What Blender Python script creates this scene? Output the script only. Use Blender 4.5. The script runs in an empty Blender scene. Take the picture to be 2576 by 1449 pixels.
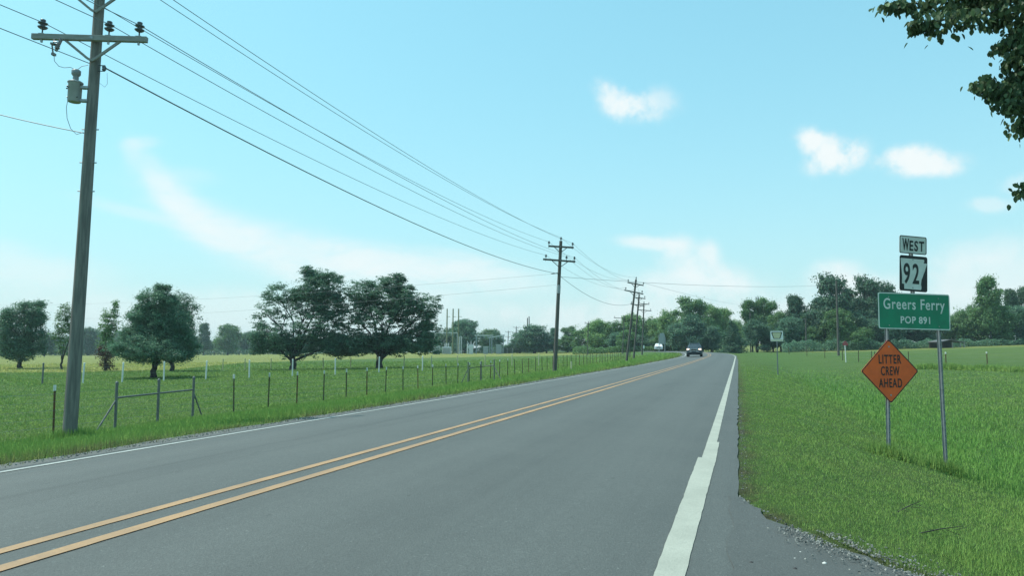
import bpy, bmesh, math, random
import numpy as np
from mathutils import Vector, Matrix

# ---------------------------------------------------------------- camera, sky, sun, exposure
scene = bpy.context.scene
COL = scene.collection
EYE = np.array([0.0, 0.0, 1.2])
FOCAL = 1860.0                      # focal length in units of a 2576-wide picture
PITCH = math.atan(158.5 / FOCAL)
cam_data = bpy.data.cameras.new("camera")
cam_data.sensor_width = 36.0
cam_data.lens = 36.0 * FOCAL / 2576.0
cam_data.clip_start = 0.05
cam_data.clip_end = 5000.0
camera = bpy.data.objects.new("camera", cam_data)
COL.objects.link(camera)
camera.location = EYE
camera.rotation_euler = (math.pi / 2 + PITCH, 0, 0)
scene.camera = camera

SUN_EL = math.radians(60.0)
SUN_AZ = math.radians(-75.0)        # clockwise from +Y
SKY_STRENGTH = 0.15
HAZE = 0.00028
sun_data = bpy.data.lights.new("sun", 'SUN')
sun_data.energy = 3.3
sun_data.angle = math.radians(0.6)
sun_data.color = (1.0, 0.965, 0.90)
sun = bpy.data.objects.new("sun", sun_data)
COL.objects.link(sun)
sd = Vector((math.cos(SUN_EL) * math.sin(SUN_AZ), math.cos(SUN_EL) * math.cos(SUN_AZ), math.sin(SUN_EL)))
sun.rotation_euler = sd.to_track_quat('Z', 'Y').to_euler()
sun.location = (0, 0, 60)

scene.view_settings.view_transform = 'Standard'
scene.view_settings.look = 'None'
scene.view_settings.exposure = 0.50
scene.view_settings.gamma = 1.0
scene.view_settings.use_curve_mapping = False
scene.cycles.max_bounces = 6
scene.cycles.transparent_max_bounces = 8


def ray(u, v):
    """direction through a point of the 2576x1449 picture, scaled to y = 1"""
    a = (u - 1288.0) / FOCAL
    b = (724.5 - v) / FOCAL
    y = math.cos(PITCH) - b * math.sin(PITCH)
    z = math.sin(PITCH) + b * math.cos(PITCH)
    return np.array([a / y, 1.0, z / y])


def at(u, v, y):
    return EYE + ray(u, v) * y


def azel(u, v):
    d = ray(u, v)
    return math.atan2(d[0], d[1]), math.atan2(d[2], math.hypot(d[0], d[1]))


world = bpy.data.worlds.new("World")
scene.world = world
world.use_nodes = True
wt = world.node_tree
wt.nodes.clear()


class NT:
    """small helper for writing node trees"""
    def __init__(self, tree):
        self.t = tree

    def n(self, kind, **kw):
        x = self.t.nodes.new(kind)
        for k, v in kw.items():
            setattr(x, k, v)
        return x

    def link(self, a, b):
        self.t.links.new(a, b)

    def put(self, sock, val):
        if hasattr(val, "is_output"):
            self.link(val, sock)
        else:
            sock.default_value = val

    def math(self, op, a, b=0.0, c=None, clamp=False):
        x = self.n('ShaderNodeMath', operation=op, use_clamp=clamp)
        self.put(x.inputs[0], a)
        self.put(x.inputs[1], b)
        if c is not None:
            self.put(x.inputs[2], c)
        return x.outputs[0]

    def mix(self, f, a, b, blend='MIX'):
        x = self.n('ShaderNodeMix', data_type='RGBA', blend_type=blend)
        self.put(x.inputs[0], f)
        self.put(x.inputs[6], a if hasattr(a, "is_output") else (*a[:3], 1.0))
        self.put(x.inputs[7], b if hasattr(b, "is_output") else (*b[:3], 1.0))
        return x.outputs[2]

    def noise(self, vec=None, scale=5.0, detail=4.0, rough=0.55, distort=0.0):
        x = self.n('ShaderNodeTexNoise')
        if vec is not None:
            self.link(vec, x.inputs['Vector'])
        x.inputs['Scale'].default_value = scale
        x.inputs['Detail'].default_value = detail
        x.inputs['Roughness'].default_value = rough
        x.inputs['Distortion'].default_value = distort
        return x.outputs[0]

    def smooth(self, x, lo, hi, a=0.0, b=1.0):
        m = self.n('ShaderNodeMapRange', interpolation_type='SMOOTHSTEP')
        self.put(m.inputs[0], x)
        m.inputs[1].default_value = lo
        m.inputs[2].default_value = hi
        m.inputs[3].default_value = a
        m.inputs[4].default_value = b
        return m.outputs[0]

    def mapping(self, vec, scale=(1, 1, 1), rot=(0, 0, 0), loc=(0, 0, 0)):
        m = self.n('ShaderNodeMapping')
        self.link(vec, m.inputs[0])
        m.inputs[1].default_value = loc
        m.inputs[2].default_value = rot
        m.inputs[3].default_value = scale
        return m.outputs[0]


def build_sky():
    k = NT(wt)
    sky = k.n('ShaderNodeTexSky', sky_type='NISHITA', sun_disc=False)
    sky.sun_elevation = SUN_EL
    sky.sun_rotation = SUN_AZ
    sky.altitude = 80.0
    sky.air_density = 1.0
    sky.dust_density = 1.6
    sky.ozone_density = 1.0
    gam = k.n('ShaderNodeGamma')
    k.link(sky.outputs[0], gam.inputs[0])
    gam.inputs[1].default_value = 0.5
    tint = k.mix(1.0, gam.outputs[0], SKY_TINT, 'MULTIPLY')
    tc = k.n('ShaderNodeTexCoord')
    sep = k.n('ShaderNodeSeparateXYZ')
    k.link(tc.outputs['Generated'], sep.inputs[0])
    az = k.math('ARCTAN2', sep.outputs[0], sep.outputs[1])
    el = k.math('ARCSINE', sep.outputs[2])
    dirv = tc.outputs['Generated']
    n_fine = k.noise(dirv, 22.0, 6.0, 0.62)
    n_mid = k.noise(dirv, 9.0, 5.0, 0.6)
    streak = k.noise(k.mapping(dirv, (14, 14, 44), (0, 0.25, 0)), 1.0, 5.0, 0.6, 0.6)
    nf = k.math('SUBTRACT', n_fine, 0.5)
    nm = k.math('SUBTRACT', n_mid, 0.5)
    ns = k.math('SUBTRACT', streak, 0.5)
    nc = k.math('MULTIPLY_ADD', nf, 1.15, k.math('MULTIPLY', nm, 0.7))

    def blob(u, v, rx, ry, ang, noise, amp, lo, hi, gain):
        """one cloud: an ellipse about a direction of the sky, its edge broken up by noise"""
        a0, e0 = azel(u, v)
        ca, sa = math.cos(ang), math.sin(ang)
        da = k.math('SUBTRACT', az, a0)
        de = k.math('SUBTRACT', el, e0)
        p = k.math('MULTIPLY', k.math('MULTIPLY_ADD', da, ca, k.math('MULTIPLY', de, sa)), FOCAL / rx)
        q = k.math('MULTIPLY', k.math('MULTIPLY_ADD', da, -sa, k.math('MULTIPLY', de, ca)), FOCAL / ry)
        r2 = k.math('MULTIPLY_ADD', p, p, k.math('MULTIPLY', q, q))
        g = k.math('POWER', 2.718, k.math('MULTIPLY', r2, -1.0))
        g = k.math('MULTIPLY', g, k.math('MULTIPLY_ADD', noise, amp, 1.0))
        return k.math('MULTIPLY', k.smooth(g, lo, hi), gain)

    veil = k.math('MULTIPLY', k.math('POWER', 2.718, k.math('MULTIPLY', k.math('ABSOLUTE', el), -6.2)), 0.95)
    tint = k.mix(veil, tint, (3.15, 3.88, 4.02))
    masks = []
    for u, v, rx, ry, a, gain in [                      # small cumulus
            (1540, 235, 50, 34, -0.5, 0.75), (1585, 268, 72, 36, -0.15, 0.95), (1640, 262, 70, 40, 0.0, 0.45),
            (2058, 362, 50, 36, -0.4, 1.0), (2105, 380, 66, 40, -0.2, 1.0), (2090, 412, 58, 30, 0.0, 1.0), (2140, 392, 34, 26, 0.0, 0.8),
            (2310, 412, 88, 28, -0.08, 1.0), (2285, 392, 56, 26, 0.0, 1.0), (2350, 410, 50, 24, -0.3, 0.9),
            (2568, 460, 40, 24, 0.0, 0.35), (2492, 515, 46, 18, -0.1, 0.45)]:
        masks.append(blob(u, v, rx, ry, a, nc, 3.2, 0.12, 1.10, gain))
    for u, v, rx, ry, a, gain in [                      # cirrus streak on the left
            (356, 358, 42, 16, 0.25, 0.33), (330, 385, 22, 38, 0.0, 0.33), (395, 452, 80, 30, -1.0, 0.45),
            (470, 440, 70, 22, 0.0, 0.2), (470, 530, 130, 42, -0.8, 0.62), (350, 537, 130, 16, -0.2, 0.33),
            (600, 600, 210, 52, -0.42, 0.75), (800, 640, 240, 56, -0.22, 0.72), (1010, 668, 240, 48, -0.1, 0.7),
            (1220, 690, 190, 46, -0.2, 0.6), (980, 720, 300, 60, -0.1, 0.45),
            (60, 685, 170, 44, 0.0, 0.55), (0, 628, 60, 26, 0.0, 0.3)]:
        masks.append(blob(u, v, rx, ry, a, ns, 1.6, 0.05, 1.05, gain * 0.85))
    for u, v, rx, ry, a, gain in [                      # low bright clouds over the trees
            (1640, 612, 90, 18, -0.12, 0.7), (1715, 625, 50, 34, -0.3, 0.72), (1780, 640, 36, 34, 0.0, 0.72),
            (1790, 690, 120, 46, -0.35, 0.7), (1700, 715, 190, 40, 0.0, 0.6), (2105, 690, 60, 36, 0.0, 0.75),
            (2140, 725, 110, 36, 0.0, 0.65), (2500, 690, 140, 60, 0.0, 0.55), (2440, 640, 110, 40, 0.2, 0.3),
            (1600, 800, 400, 60, 0.0, 0.55), (600, 790, 700, 60, 0.0, 0.4), (2300, 800, 500, 70, 0.0, 0.5)]:
        masks.append(blob(u, v, rx, ry, a, nc, 1.9, 0.10, 0.95, gain))
    inv = None
    for m in masks:
        one = k.math('SUBTRACT', 1.0, m, clamp=True)
        inv = one if inv is None else k.math('MULTIPLY', inv, one)
    cover = k.math('SUBTRACT', 1.0, inv, clamp=True)
    col = k.mix(cover, tint, CLOUD)
    bg = k.n('ShaderNodeBackground')
    k.link(col, bg.inputs[0])
    bg.inputs[1].default_value = SKY_STRENGTH
    out = k.n('ShaderNodeOutputWorld')
    k.link(bg.outputs[0], out.inputs[0])


SKY_TINT = (1.06, 2.13, 2.16)
CLOUD = (4.25, 4.62, 4.66)
build_sky()

# ---------------------------------------------------------------- helpers
RNG = np.random.default_rng(7)
random.seed(7)


class MB:
    """collects shapes and links them as ONE mesh object"""
    def __init__(self):
        self.v, self.f, self.s = [], [], []

    def add(self, verts, faces, smooth=False):
        o = len(self.v)
        self.v += [tuple(map(float, p)) for p in verts]
        self.f += [tuple(i + o for i in f) for f in faces]
        self.s += [smooth] * len(faces)
        return self

    def box(self, c, size, rot=None, taper=1.0):
        cx, cy, cz = c
        x, y, z = size[0] / 2, size[1] / 2, size[2] / 2
        pts = [(-x, -y, -z), (x, -y, -z), (x, y, -z), (-x, y, -z),
               (-x * taper, -y * taper, z), (x * taper, -y * taper, z), (x * taper, y * taper, z), (-x * taper, y * taper, z)]
        if rot is not None:
            pts = [tuple(rot @ Vector(p)) for p in pts]
        pts = [(p[0] + cx, p[1] + cy, p[2] + cz) for p in pts]
        return self.add(pts, [(3, 2, 1, 0), (4, 5, 6, 7), (0, 1, 5, 4), (1, 2, 6, 5), (2, 3, 7, 6), (3, 0, 4, 7)])

    def bar(self, p0, p1, w, h):
        p0, p1 = Vector(p0), Vector(p1)
        d = p1 - p0
        q = d.to_track_quat('Z', 'X').to_matrix()
        c = (p0 + p1) / 2
        return self.box(c, (w, h, d.length), q)

    def tube(self, pts, radii, n=8, caps=True, smooth=True):
        P = [Vector(p) for p in pts]
        if not hasattr(radii, "__len__"):
            radii = [radii] * len(P)
        verts, faces = [], []
        ref = None
        for i, p in enumerate(P):
            t = (P[min(i + 1, len(P) - 1)] - P[max(i - 1, 0)]).normalized()
            if ref is None:
                ref = t.orthogonal().normalized()
            a = (ref - t * ref.dot(t))
            a = a.normalized() if a.length > 1e-6 else t.orthogonal().normalized()
            ref = a
            b = t.cross(a)
            for j in range(n):
                g = 2 * math.pi * j / n
                verts.append(p + (a * math.cos(g) + b * math.sin(g)) * radii[i])
        for i in range(len(P) - 1):
            for j in range(n):
                k = (j + 1) % n
                faces.append((i * n + j, i * n + k, (i + 1) * n + k, (i + 1) * n + j))
        self.add(verts, faces, smooth)
        if caps:
            self.add(verts[:n], [tuple(range(n))[::-1]])
            self.add(verts[-n:], [tuple(range(n))])
        return self

    def lathe(self, prof, n=14, base=(0, 0, 0), smooth=True):
        """prof: (radius, z) pairs about a vertical axis"""
        verts, faces = [], []
        for r, z in prof:
            for j in range(n):
                g = 2 * math.pi * j / n
                verts.append((base[0] + r * math.cos(g), base[1] + r * math.sin(g), base[2] + z))
        for i in range(len(prof) - 1):
            for j in range(n):
                k = (j + 1) % n
                faces.append((i * n + j, i * n + k, (i + 1) * n + k, (i + 1) * n + j))
        self.add(verts, faces, smooth)
        self.add(verts[:n], [tuple(range(n))[::-1]])
        self.add(verts[-n:], [tuple(range(n))])
        return self

    def loft(self, rings, smooth=False, cap=True):
        n = len(rings[0])
        verts = [p for r in rings for p in r]
        faces = []
        for i in range(len(rings) - 1):
            for j in range(n):
                k = (j + 1) % n
                faces.append((i * n + j, i * n + k, (i + 1) * n + k, (i + 1) * n + j))
        if cap:
            faces += [tuple(range(n))[::-1], tuple(range((len(rings) - 1) * n, len(rings) * n))]
        return self.add(verts, faces, smooth)

    def prism(self, outline, y0, y1):
        """outline of (x, z) points given depth from y0 to y1"""
        n = len(outline)
        v = [(x, y0, z) for x, z in outline] + [(x, y1, z) for x, z in outline]
        f = [tuple(range(n)), tuple(range(n, 2 * n))[::-1]]
        f += [((i + 1) % n, i, n + i, n + (i + 1) % n) for i in range(n)]
        return self.add(v, f)

    def build(self, name, mat, parent=None, bevel=0.0, loc=None):
        me = bpy.data.meshes.new(name)
        me.from_pydata(self.v, [], self.f)
        me.polygons.foreach_set("use_smooth", self.s)
        me.update()
        me.materials.append(mat)
        o = bpy.data.objects.new(name, me)
        COL.objects.link(o)
        if parent is not None:
            o.parent = parent
        if loc is not None:
            o.location = loc
        if bevel:
            m = o.modifiers.new("bevel", 'BEVEL')
            m.width = bevel
            m.segments = 2
            m.limit_method = 'ANGLE'
        return o


def tag(o, label=None, cat=None, group=None, kind=None):
    if label:
        o['label'] = label
    if cat:
        o['category'] = cat
    if group:
        o['group'] = group
    if kind:
        o['kind'] = kind
    return o


def empty(name, loc, rz=0.0, label=None, cat=None, group=None, rot=None, scale=None):
    o = bpy.data.objects.new(name, None)
    o.empty_display_size = 0.2
    COL.objects.link(o)
    o.location = tuple(float(c) for c in loc)
    o.rotation_euler = rot if rot is not None else (0, 0, rz)
    if scale is not None:
        o.scale = (scale,) * 3
    return tag(o, label, cat, group)


def copy_tree(o, parent=None):
    c = o.copy()
    COL.objects.link(c)
    if parent is not None:
        c.parent = parent
    for ch in list(o.children):
        copy_tree(ch, c)
    return c


def fast_mesh(name, verts, faces_flat, per_face, mat, smooth=False, parent=None):
    """numpy arrays to a mesh object; every face has per_face corners"""
    me = bpy.data.meshes.new(name)
    nv = len(verts)
    nf = len(faces_flat) // per_face
    me.vertices.add(nv)
    me.vertices.foreach_set("co", np.ascontiguousarray(verts, dtype=np.float32).ravel())
    me.loops.add(nf * per_face)
    me.loops.foreach_set("vertex_index", np.ascontiguousarray(faces_flat, dtype=np.int32))
    me.polygons.add(nf)
    me.polygons.foreach_set("loop_start", np.arange(0, nf * per_face, per_face, dtype=np.int32))
    me.polygons.foreach_set("use_smooth", np.full(nf, smooth, dtype=bool))
    me.update(calc_edges=True)
    me.materials.append(mat)
    o = bpy.data.objects.new(name, me)
    COL.objects.link(o)
    if parent is not None:
        o.parent = parent
    return o


# ---------------------------------------------------------------- materials
def new_mat(name):
    m = bpy.data.materials.new(name)
    m.use_nodes = True
    m.node_tree.nodes.clear()
    k = NT(m.node_tree)
    out = k.n('ShaderNodeOutputMaterial')
    return m, k, out


def surf(name, c1, c2=None, scale=6.0, rough=0.7, metal=0.0, bump=0.0, bump_scale=60.0, stretch=(1, 1, 1), emit=None, spec=0.5, detail=5.0):
    m, k, out = new_mat(name)
    b = k.n('ShaderNodeBsdfPrincipled')
    tc = k.n('ShaderNodeTexCoord')
    vec = k.mapping(tc.outputs['Object'], stretch)
    if c2 is None:
        c2 = tuple(c * 0.82 for c in c1)
    nz = k.smooth(k.noise(vec, scale, detail, 0.6), 0.3, 0.7)
    k.link(k.mix(nz, c1, c2), b.inputs['Base Color'])
    b.inputs['Roughness'].default_value = rough
    b.inputs['Metallic'].default_value = metal
    b.inputs['Specular IOR Level'].default_value = spec
    if bump:
        bp = k.n('ShaderNodeBump')
        bp.inputs['Strength'].default_value = bump
        bp.inputs['Distance'].default_value = 0.01
        k.link(k.noise(vec, bump_scale, 4.0, 0.6), bp.inputs['Height'])
        k.link(bp.outputs[0], b.inputs['Normal'])
    if emit:
        b.inputs['Emission Color'].default_value = (*emit[:3], 1)
        b.inputs['Emission Strength'].default_value = emit[3]
    k.link(b.outputs[0], out.inputs[0])
    return m


def foliage(name, c1, c2, c3=None, scale=0.7, trans=0.35):
    m, k, out = new_mat(name)
    tc = k.n('ShaderNodeTexCoord')
    geo = k.n('ShaderNodeNewGeometry')
    info = k.n('ShaderNodeObjectInfo')
    n1 = k.smooth(k.noise(tc.outputs['Object'], scale, 3.0, 0.6), 0.35, 0.65)
    c = k.mix(n1, c1, c2)
    if c3:
        c = k.mix(k.smooth(geo.outputs['Random Per Island'], 0.55, 1.0), c, c3)
    hsv = k.n('ShaderNodeHueSaturation')
    hsv.inputs['Hue'].default_value = 0.5
    k.put(hsv.inputs['Value'], k.math('MULTIPLY_ADD', geo.outputs['Random Per Island'], 0.7, k.math('MULTIPLY_ADD', info.outputs['Random'], 0.25, 0.55)))
    k.link(c, hsv.inputs['Color'])
    d = k.n('ShaderNodeBsdfDiffuse')
    t = k.n('ShaderNodeBsdfTranslucent')
    g = k.n('ShaderNodeBsdfGlossy')
    g.inputs['Roughness'].default_value = 0.45
    g.inputs['Color'].default_value = (0.5, 0.55, 0.5, 1)
    k.link(hsv.outputs[0], d.inputs[0])
    k.link(hsv.outputs[0], t.inputs[0])
    ms = k.n('ShaderNodeMixShader')
    ms.inputs[0].default_value = trans
    k.link(d.outputs[0], ms.inputs[1])
    k.link(t.outputs[0], ms.inputs[2])
    m2 = k.n('ShaderNodeMixShader')
    m2.inputs[0].default_value = 0.03
    k.link(ms.outputs[0], m2.inputs[1])
    k.link(g.outputs[0], m2.inputs[2])
    k.link(m2.outputs[0], out.inputs[0])
    return m


M = {}
M['pole_wood'] = surf('pole_wood', (0.235, 0.222, 0.20), (0.125, 0.12, 0.11), 3.0, 0.9, bump=0.5, bump_scale=40, stretch=(6, 6, 0.5))
M['dark_pole_wood'] = surf('dark_pole_wood', (0.12, 0.112, 0.10), (0.07, 0.066, 0.06), 3.0, 0.9, bump=0.4, bump_scale=40, stretch=(6, 6, 0.5))
M['arm_wood'] = surf('arm_wood', (0.33, 0.32, 0.30), (0.24, 0.232, 0.215), 5.0, 0.85, bump=0.3, bump_scale=40, stretch=(0.6, 5, 5))
M['porcelain'] = surf('porcelain', (0.09, 0.10, 0.115), None, 8, 0.25)
M['brown_porcelain'] = surf('brown_porcelain', (0.20, 0.17, 0.16), None, 8, 0.25)
M['galvanised'] = surf('galvanised', (0.40, 0.42, 0.43), (0.28, 0.30, 0.31), 14, 0.5, 0.35, bump=0.1)
M['post_steel'] = surf('post_steel', (0.24, 0.26, 0.27), (0.17, 0.19, 0.20), 12, 0.55, 0.3)
M['tank_grey'] = surf('tank_grey', (0.36, 0.375, 0.37), (0.30, 0.315, 0.31), 6, 0.5)
M['bushing_grey'] = surf('bushing_grey', (0.27, 0.29, 0.30), None, 6, 0.4)
M['wire'] = surf('wire', (0.21, 0.24, 0.25), None, 4, 0.5, 0.2)
M['alu_wire'] = surf('alu_wire', (0.22, 0.24, 0.26), None, 4, 0.5, 0.3)
M['rust_post'] = surf('rust_post', (0.20, 0.085, 0.04), (0.09, 0.075, 0.04), 9, 0.9)
M['green_post'] = surf('green_post', (0.075, 0.09, 0.055), (0.12, 0.10, 0.05), 5, 0.85)
M['white_paint'] = surf('white_paint', (0.74, 0.75, 0.72), (0.62, 0.63, 0.60), 5, 0.6)
M['pipe_steel'] = surf('pipe_steel', (0.17, 0.18, 0.175), (0.11, 0.115, 0.11), 9, 0.6, 0.2)
M['sign_white'] = surf('sign_white', (0.80, 0.81, 0.79), (0.66, 0.67, 0.64), 5, 0.45)
M['sign_black'] = surf('sign_black', (0.012, 0.014, 0.016), (0.02, 0.022, 0.024), 9, 0.5)
M['sign_green'] = surf('sign_green', (0.0, 0.26, 0.14), (0.005, 0.20, 0.11), 4, 0.45)
M['sign_orange'] = surf('sign_orange', (1.0, 0.145, 0.022), (0.84, 0.115, 0.022), 4, 0.5)
M['sign_back'] = surf('sign_back', (0.36, 0.38, 0.38), (0.30, 0.32, 0.32), 5, 0.5, 0.3)
M['sign_cream'] = surf('sign_cream', (0.55, 0.53, 0.34), (0.48, 0.46, 0.30), 6, 0.5)
M['sign_red'] = surf('sign_red', (0.45, 0.07, 0.08), (0.38, 0.06, 0.07), 6, 0.5)
M['bark'] = surf('bark', (0.045, 0.044, 0.042), (0.028, 0.027, 0.026), 4, 0.95, bump=0.6, bump_scale=20, stretch=(5, 5, 1))
M['pine_bark'] = surf('pine_bark', (0.085, 0.065, 0.052), (0.05, 0.04, 0.034), 4, 0.95, bump=0.6, bump_scale=14, stretch=(4, 4, 1))
M['leaf_dark'] = foliage('leaf_dark', (0.082, 0.172, 0.118), (0.110, 0.210, 0.132), (0.130, 0.240, 0.138), trans=0.4)
M['leaf_mid'] = foliage('leaf_mid', (0.087, 0.183, 0.073), (0.124, 0.230, 0.087), (0.160, 0.277, 0.102), trans=0.4)
M['leaf_light'] = foliage('leaf_light', (0.136, 0.257, 0.089), (0.179, 0.308, 0.108), (0.229, 0.358, 0.129), trans=0.4)
M['leaf_far'] = foliage('leaf_far', (0.063, 0.127, 0.071), (0.083, 0.152, 0.078), (0.098, 0.172, 0.086), trans=0.4)
M['leaf_pine'] = foliage('leaf_pine', (0.052, 0.116, 0.078), (0.072, 0.145, 0.087), (0.090, 0.171, 0.093), trans=0.35)
M['leaf_near'] = foliage('leaf_near', (0.070, 0.122, 0.064), (0.098, 0.155, 0.072), (0.135, 0.19, 0.088), scale=1.5, trans=0.35)
M['leaf_red'] = foliage('leaf_red', (0.09, 0.045, 0.035), (0.06, 0.05, 0.03), (0.10, 0.06, 0.05))

# ---------------------------------------------------------------- the lie of the land
TH = math.radians(16.95)
DV = np.array([math.sin(TH), math.cos(TH)])          # along the road
RV = np.array([math.cos(TH), -math.sin(TH)])         # to the right of the road
S0, RAD = 100.0, 250.0                               # the road bends left after 100 m
CEN = S0 * DV - RAD * RV
XR, XC, XL = -0.36, -3.72, -7.12                     # right edge line, centre, left edge line
EDGE_R, EDGE_L = 0.0, -7.42
ANG_END = 0.85


def sm(x, a, b):
    t = np.clip((x - a) / (b - a), 0, 1)
    return t * t * (3 - 2 * t)


def road_coords(x, y):
    x, y = np.asarray(x, float), np.asarray(y, float)
    s = x * DV[0] + y * DV[1]
    X = x * RV[0] + y * RV[1]
    qx, qy = x - CEN[0], y - CEN[1]
    qd = qx * DV[0] + qy * DV[1]
    qr = qx * RV[0] + qy * RV[1]
    ang = np.arctan2(qd, qr)
    Xa = np.hypot(qx, qy) - RAD
    beyond = s > S0
    far = beyond & (ang > ANG_END + 0.1)
    X = np.where(beyond, Xa, X)
    X = np.where(far, -120.0, X)
    s = np.where(beyond, S0 + RAD * ang, s)
    return X, s


def road_xy(X, s):
    X, s = np.asarray(X, float), np.asarray(s, float)
    a = np.clip((s - S0) / RAD, 0, None)
    st = np.minimum(s, S0)
    px = st * DV[0] + X * RV[0]
    py = st * DV[1] + X * RV[1]
    cx = CEN[0] + (RAD + X) * (np.cos(a) * RV[0] + np.sin(a) * DV[0])
    cy = CEN[1] + (RAD + X) * (np.cos(a) * RV[1] + np.sin(a) * DV[1])
    return np.where(s > S0, cx, px), np.where(s > S0, cy, py)


def grade(s):
    return np.interp(s, [-60, 20, 57, 80, 100, 115, 130, 160, 200, 320], [-0.1, 0.0, 0.10, 0.22, 0.37, 0.60, 0.82, 0.98, 1.02, 1.05])


def crown(X):
    return 0.13 * (1 - ((np.asarray(X) - XC) / 3.4) ** 2)


def road_z(X, s):
    return grade(s) + crown(X)


def apron_edge(s):
    """how far the paved driveway reaches right of the road edge"""
    return np.interp(s, [-30, 2.6, 3.6, 4.2, 4.55, 4.9, 5.4, 5.9, 6.4, 6.7], [9, 6, 3.2, 1.75, 1.1, 0.72, 0.46, 0.25, 0.06, 0.0])


def wob(x, y, f, seed):
    """cheap smooth wobble"""
    return (np.sin(x * f + seed * 1.7) * np.cos(y * f * 0.83 + seed) + np.sin((x + y) * f * 0.61 + seed * 2.3) * 0.6 + np.sin(x * f * 2.3 - y * f * 1.9 + seed) * 0.3) / 1.9


def ground_z(x, y):
    x, y = np.asarray(x, float), np.asarray(y, float)
    X, s = road_coords(x, y)
    g = grade(s)
    # left of the road
    lp = np.interp(-X, [7.3, 7.9, 8.7, 13, 16, 22, 40], [-0.04, -0.05, -0.10, -0.53, -0.86, -1.0, -1.05])
    lp = np.where(-X > 7.9, lp * (1 - 0.35 * sm(s, 35, 70)) - 0.0, lp)
    field = -1.05 + 0.0078 * np.clip(y - 80, 0, 190) * sm(x, -170, -15)
    wl = sm(-X, 14, 60)
    left = (g + lp) * (1 - wl) + field * wl
    # right of the road
    fade = 1 - 0.75 * sm(s, 45, 110)
    near = sm(s, 4.0, 9.5)
    rp = np.interp(X, [0.0, 0.12, 0.5, 2.2, 3.1, 4.4, 5.6, 8, 12, 20], [-0.040, -0.045, -0.065, -0.40, -0.68, -0.98, -0.98, -0.72, -0.48, -0.40])
    rp = rp * fade * (0.18 + 0.82 * near)
    rise = 0.030 * np.clip(X - 14, 0, 120) * sm(s, 25, 120)
    right = g + rp + rise
    z = np.where(X < -3.7, left, right)
    z = z + 0.035 * wob(x, y, 0.55, 1.0) * sm(np.abs(X - XC), 4.6, 7.5) + 0.16 * wob(x, y, 0.045, 3.0) * sm(np.abs(X - XC), 14, 60)
    under = (X > EDGE_L + 0.3) & (X < EDGE_R - 0.35) & (s < S0 + RAD * ANG_END + 5)
    z = np.where(under, g - 0.12, z)
    ap = (X >= -0.3) & (X < apron_edge(s) - 0.22)
    z = np.where(ap, np.minimum(z, g - 0.16), z)
    z = np.where((X >= -0.3) & (X < apron_edge(s) + 0.1) & (s < 6.9), np.minimum(z, g - 0.045 - 0.015 * np.clip(X, 0, 9)), z)
    return z


def gz(x, y):
    return float(ground_z(np.array([x]), np.array([y]))[0])


def on_ground(u, v, y0=2.5, y1=700.0):
    """the point of the ground seen at (u, v)"""
    d = ray(u, v)
    ys = np.geomspace(y0, y1, 3000)
    h = EYE[2] + d[2] * ys - ground_z(d[0] * ys, ys)
    i = np.nonzero(h < 0)[0]
    if len(i) == 0:
        return None
    y = ys[i[0]]
    return np.array([d[0] * y, y, gz(d[0] * y, y)])


def stand(u, y):
    """ground point in the direction of column u, y metres ahead"""
    x = ray(u, 883)[0] * y
    return np.array([x, y, gz(x, y)])


# zones of the meadow: the hay field begins behind this line
HAY = [on_ground(u, v) for u, v in [(0, 938), (200, 937), (450, 930), (640, 913), (900, 904), (1204, 898), (1400, 895), (1560, 889)]]
HAY_A = [math.atan2(p[0], p[1]) for p in HAY]
HAY_D = [math.hypot(p[0], p[1]) for p in HAY]


def zones(x, y):
    X, s = road_coords(x, y)
    a, r = np.arctan2(x, y), np.hypot(x, y)
    hb = np.interp(a, HAY_A, HAY_D, left=HAY_D[0], right=900)
    hay = sm(r, hb * 0.985, hb * 1.015) * (X < -12) * (y > 0)
    hay = np.maximum(hay, 0.8 * sm(X, 15, 22) * sm(s, 130, 150))
    hay = np.maximum(hay, 0.10 * sm(X, 22, 30) * sm(y, 45, 60) * (x > 20))
    dry = np.maximum(sm(-np.abs(X + 7.7), -0.7, -0.15), sm(-(X - np.maximum(apron_edge(s), 0)), -0.28, -0.03) * (X > -1))
    dry = np.maximum(dry, 0.28 * np.exp(-((X - 2.3 - 0.02 * s) / 0.7) ** 2) * sm(s, 9, 14) * (1 - sm(s, 45, 70)))
    lush = np.exp(-((X - 5.2) / 2.6) ** 2) * sm(s, 8, 14) * (1 - 0.6 * sm(s, 40, 70))
    lush = lush + 0.7 * np.exp(-((X + 11.5) / 2.6) ** 2)
    return hay, np.clip(dry, 0, 1), np.clip(lush, 0, 1)


def build_ground():
    ang = np.concatenate([np.linspace(-180, -46, 40, endpoint=False), np.linspace(-46, 46, 300, endpoint=False), np.linspace(46, 180, 40, endpoint=False)])
    rad = np.concatenate([[0.4], np.geomspace(1.0, 60, 230), np.geomspace(61.0, 420, 150), np.geomspace(440, 900, 8)])
    A, R = np.meshgrid(np.radians(ang), rad)
    x, y = (R * np.sin(A)).ravel(), (R * np.cos(A)).ravel()
    z = ground_z(x, y)
    na, nr = len(ang), len(rad)
    i, j = np.meshgrid(np.arange(nr - 1), np.arange(na), indexing='ij')
    jn = (j + 1) % na
    q = np.stack([i * na + j, (i + 1) * na + j, (i + 1) * na + jn, i * na + jn], -1).reshape(-1)
    # close the hole under the eye
    o = fast_mesh("ground", np.stack([x, y, z], 1), q, 4, M['meadow'], smooth=True)
    hay, dry, lush = zones(x, y)
    for nm, val in (("hay", hay), ("dry", dry), ("lush", lush)):
        at_ = o.data.attributes.new(nm, 'FLOAT', 'POINT')
        at_.data.foreach_set("value", val.astype(np.float32))
    tag(o, kind='structure')
    return o


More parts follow.
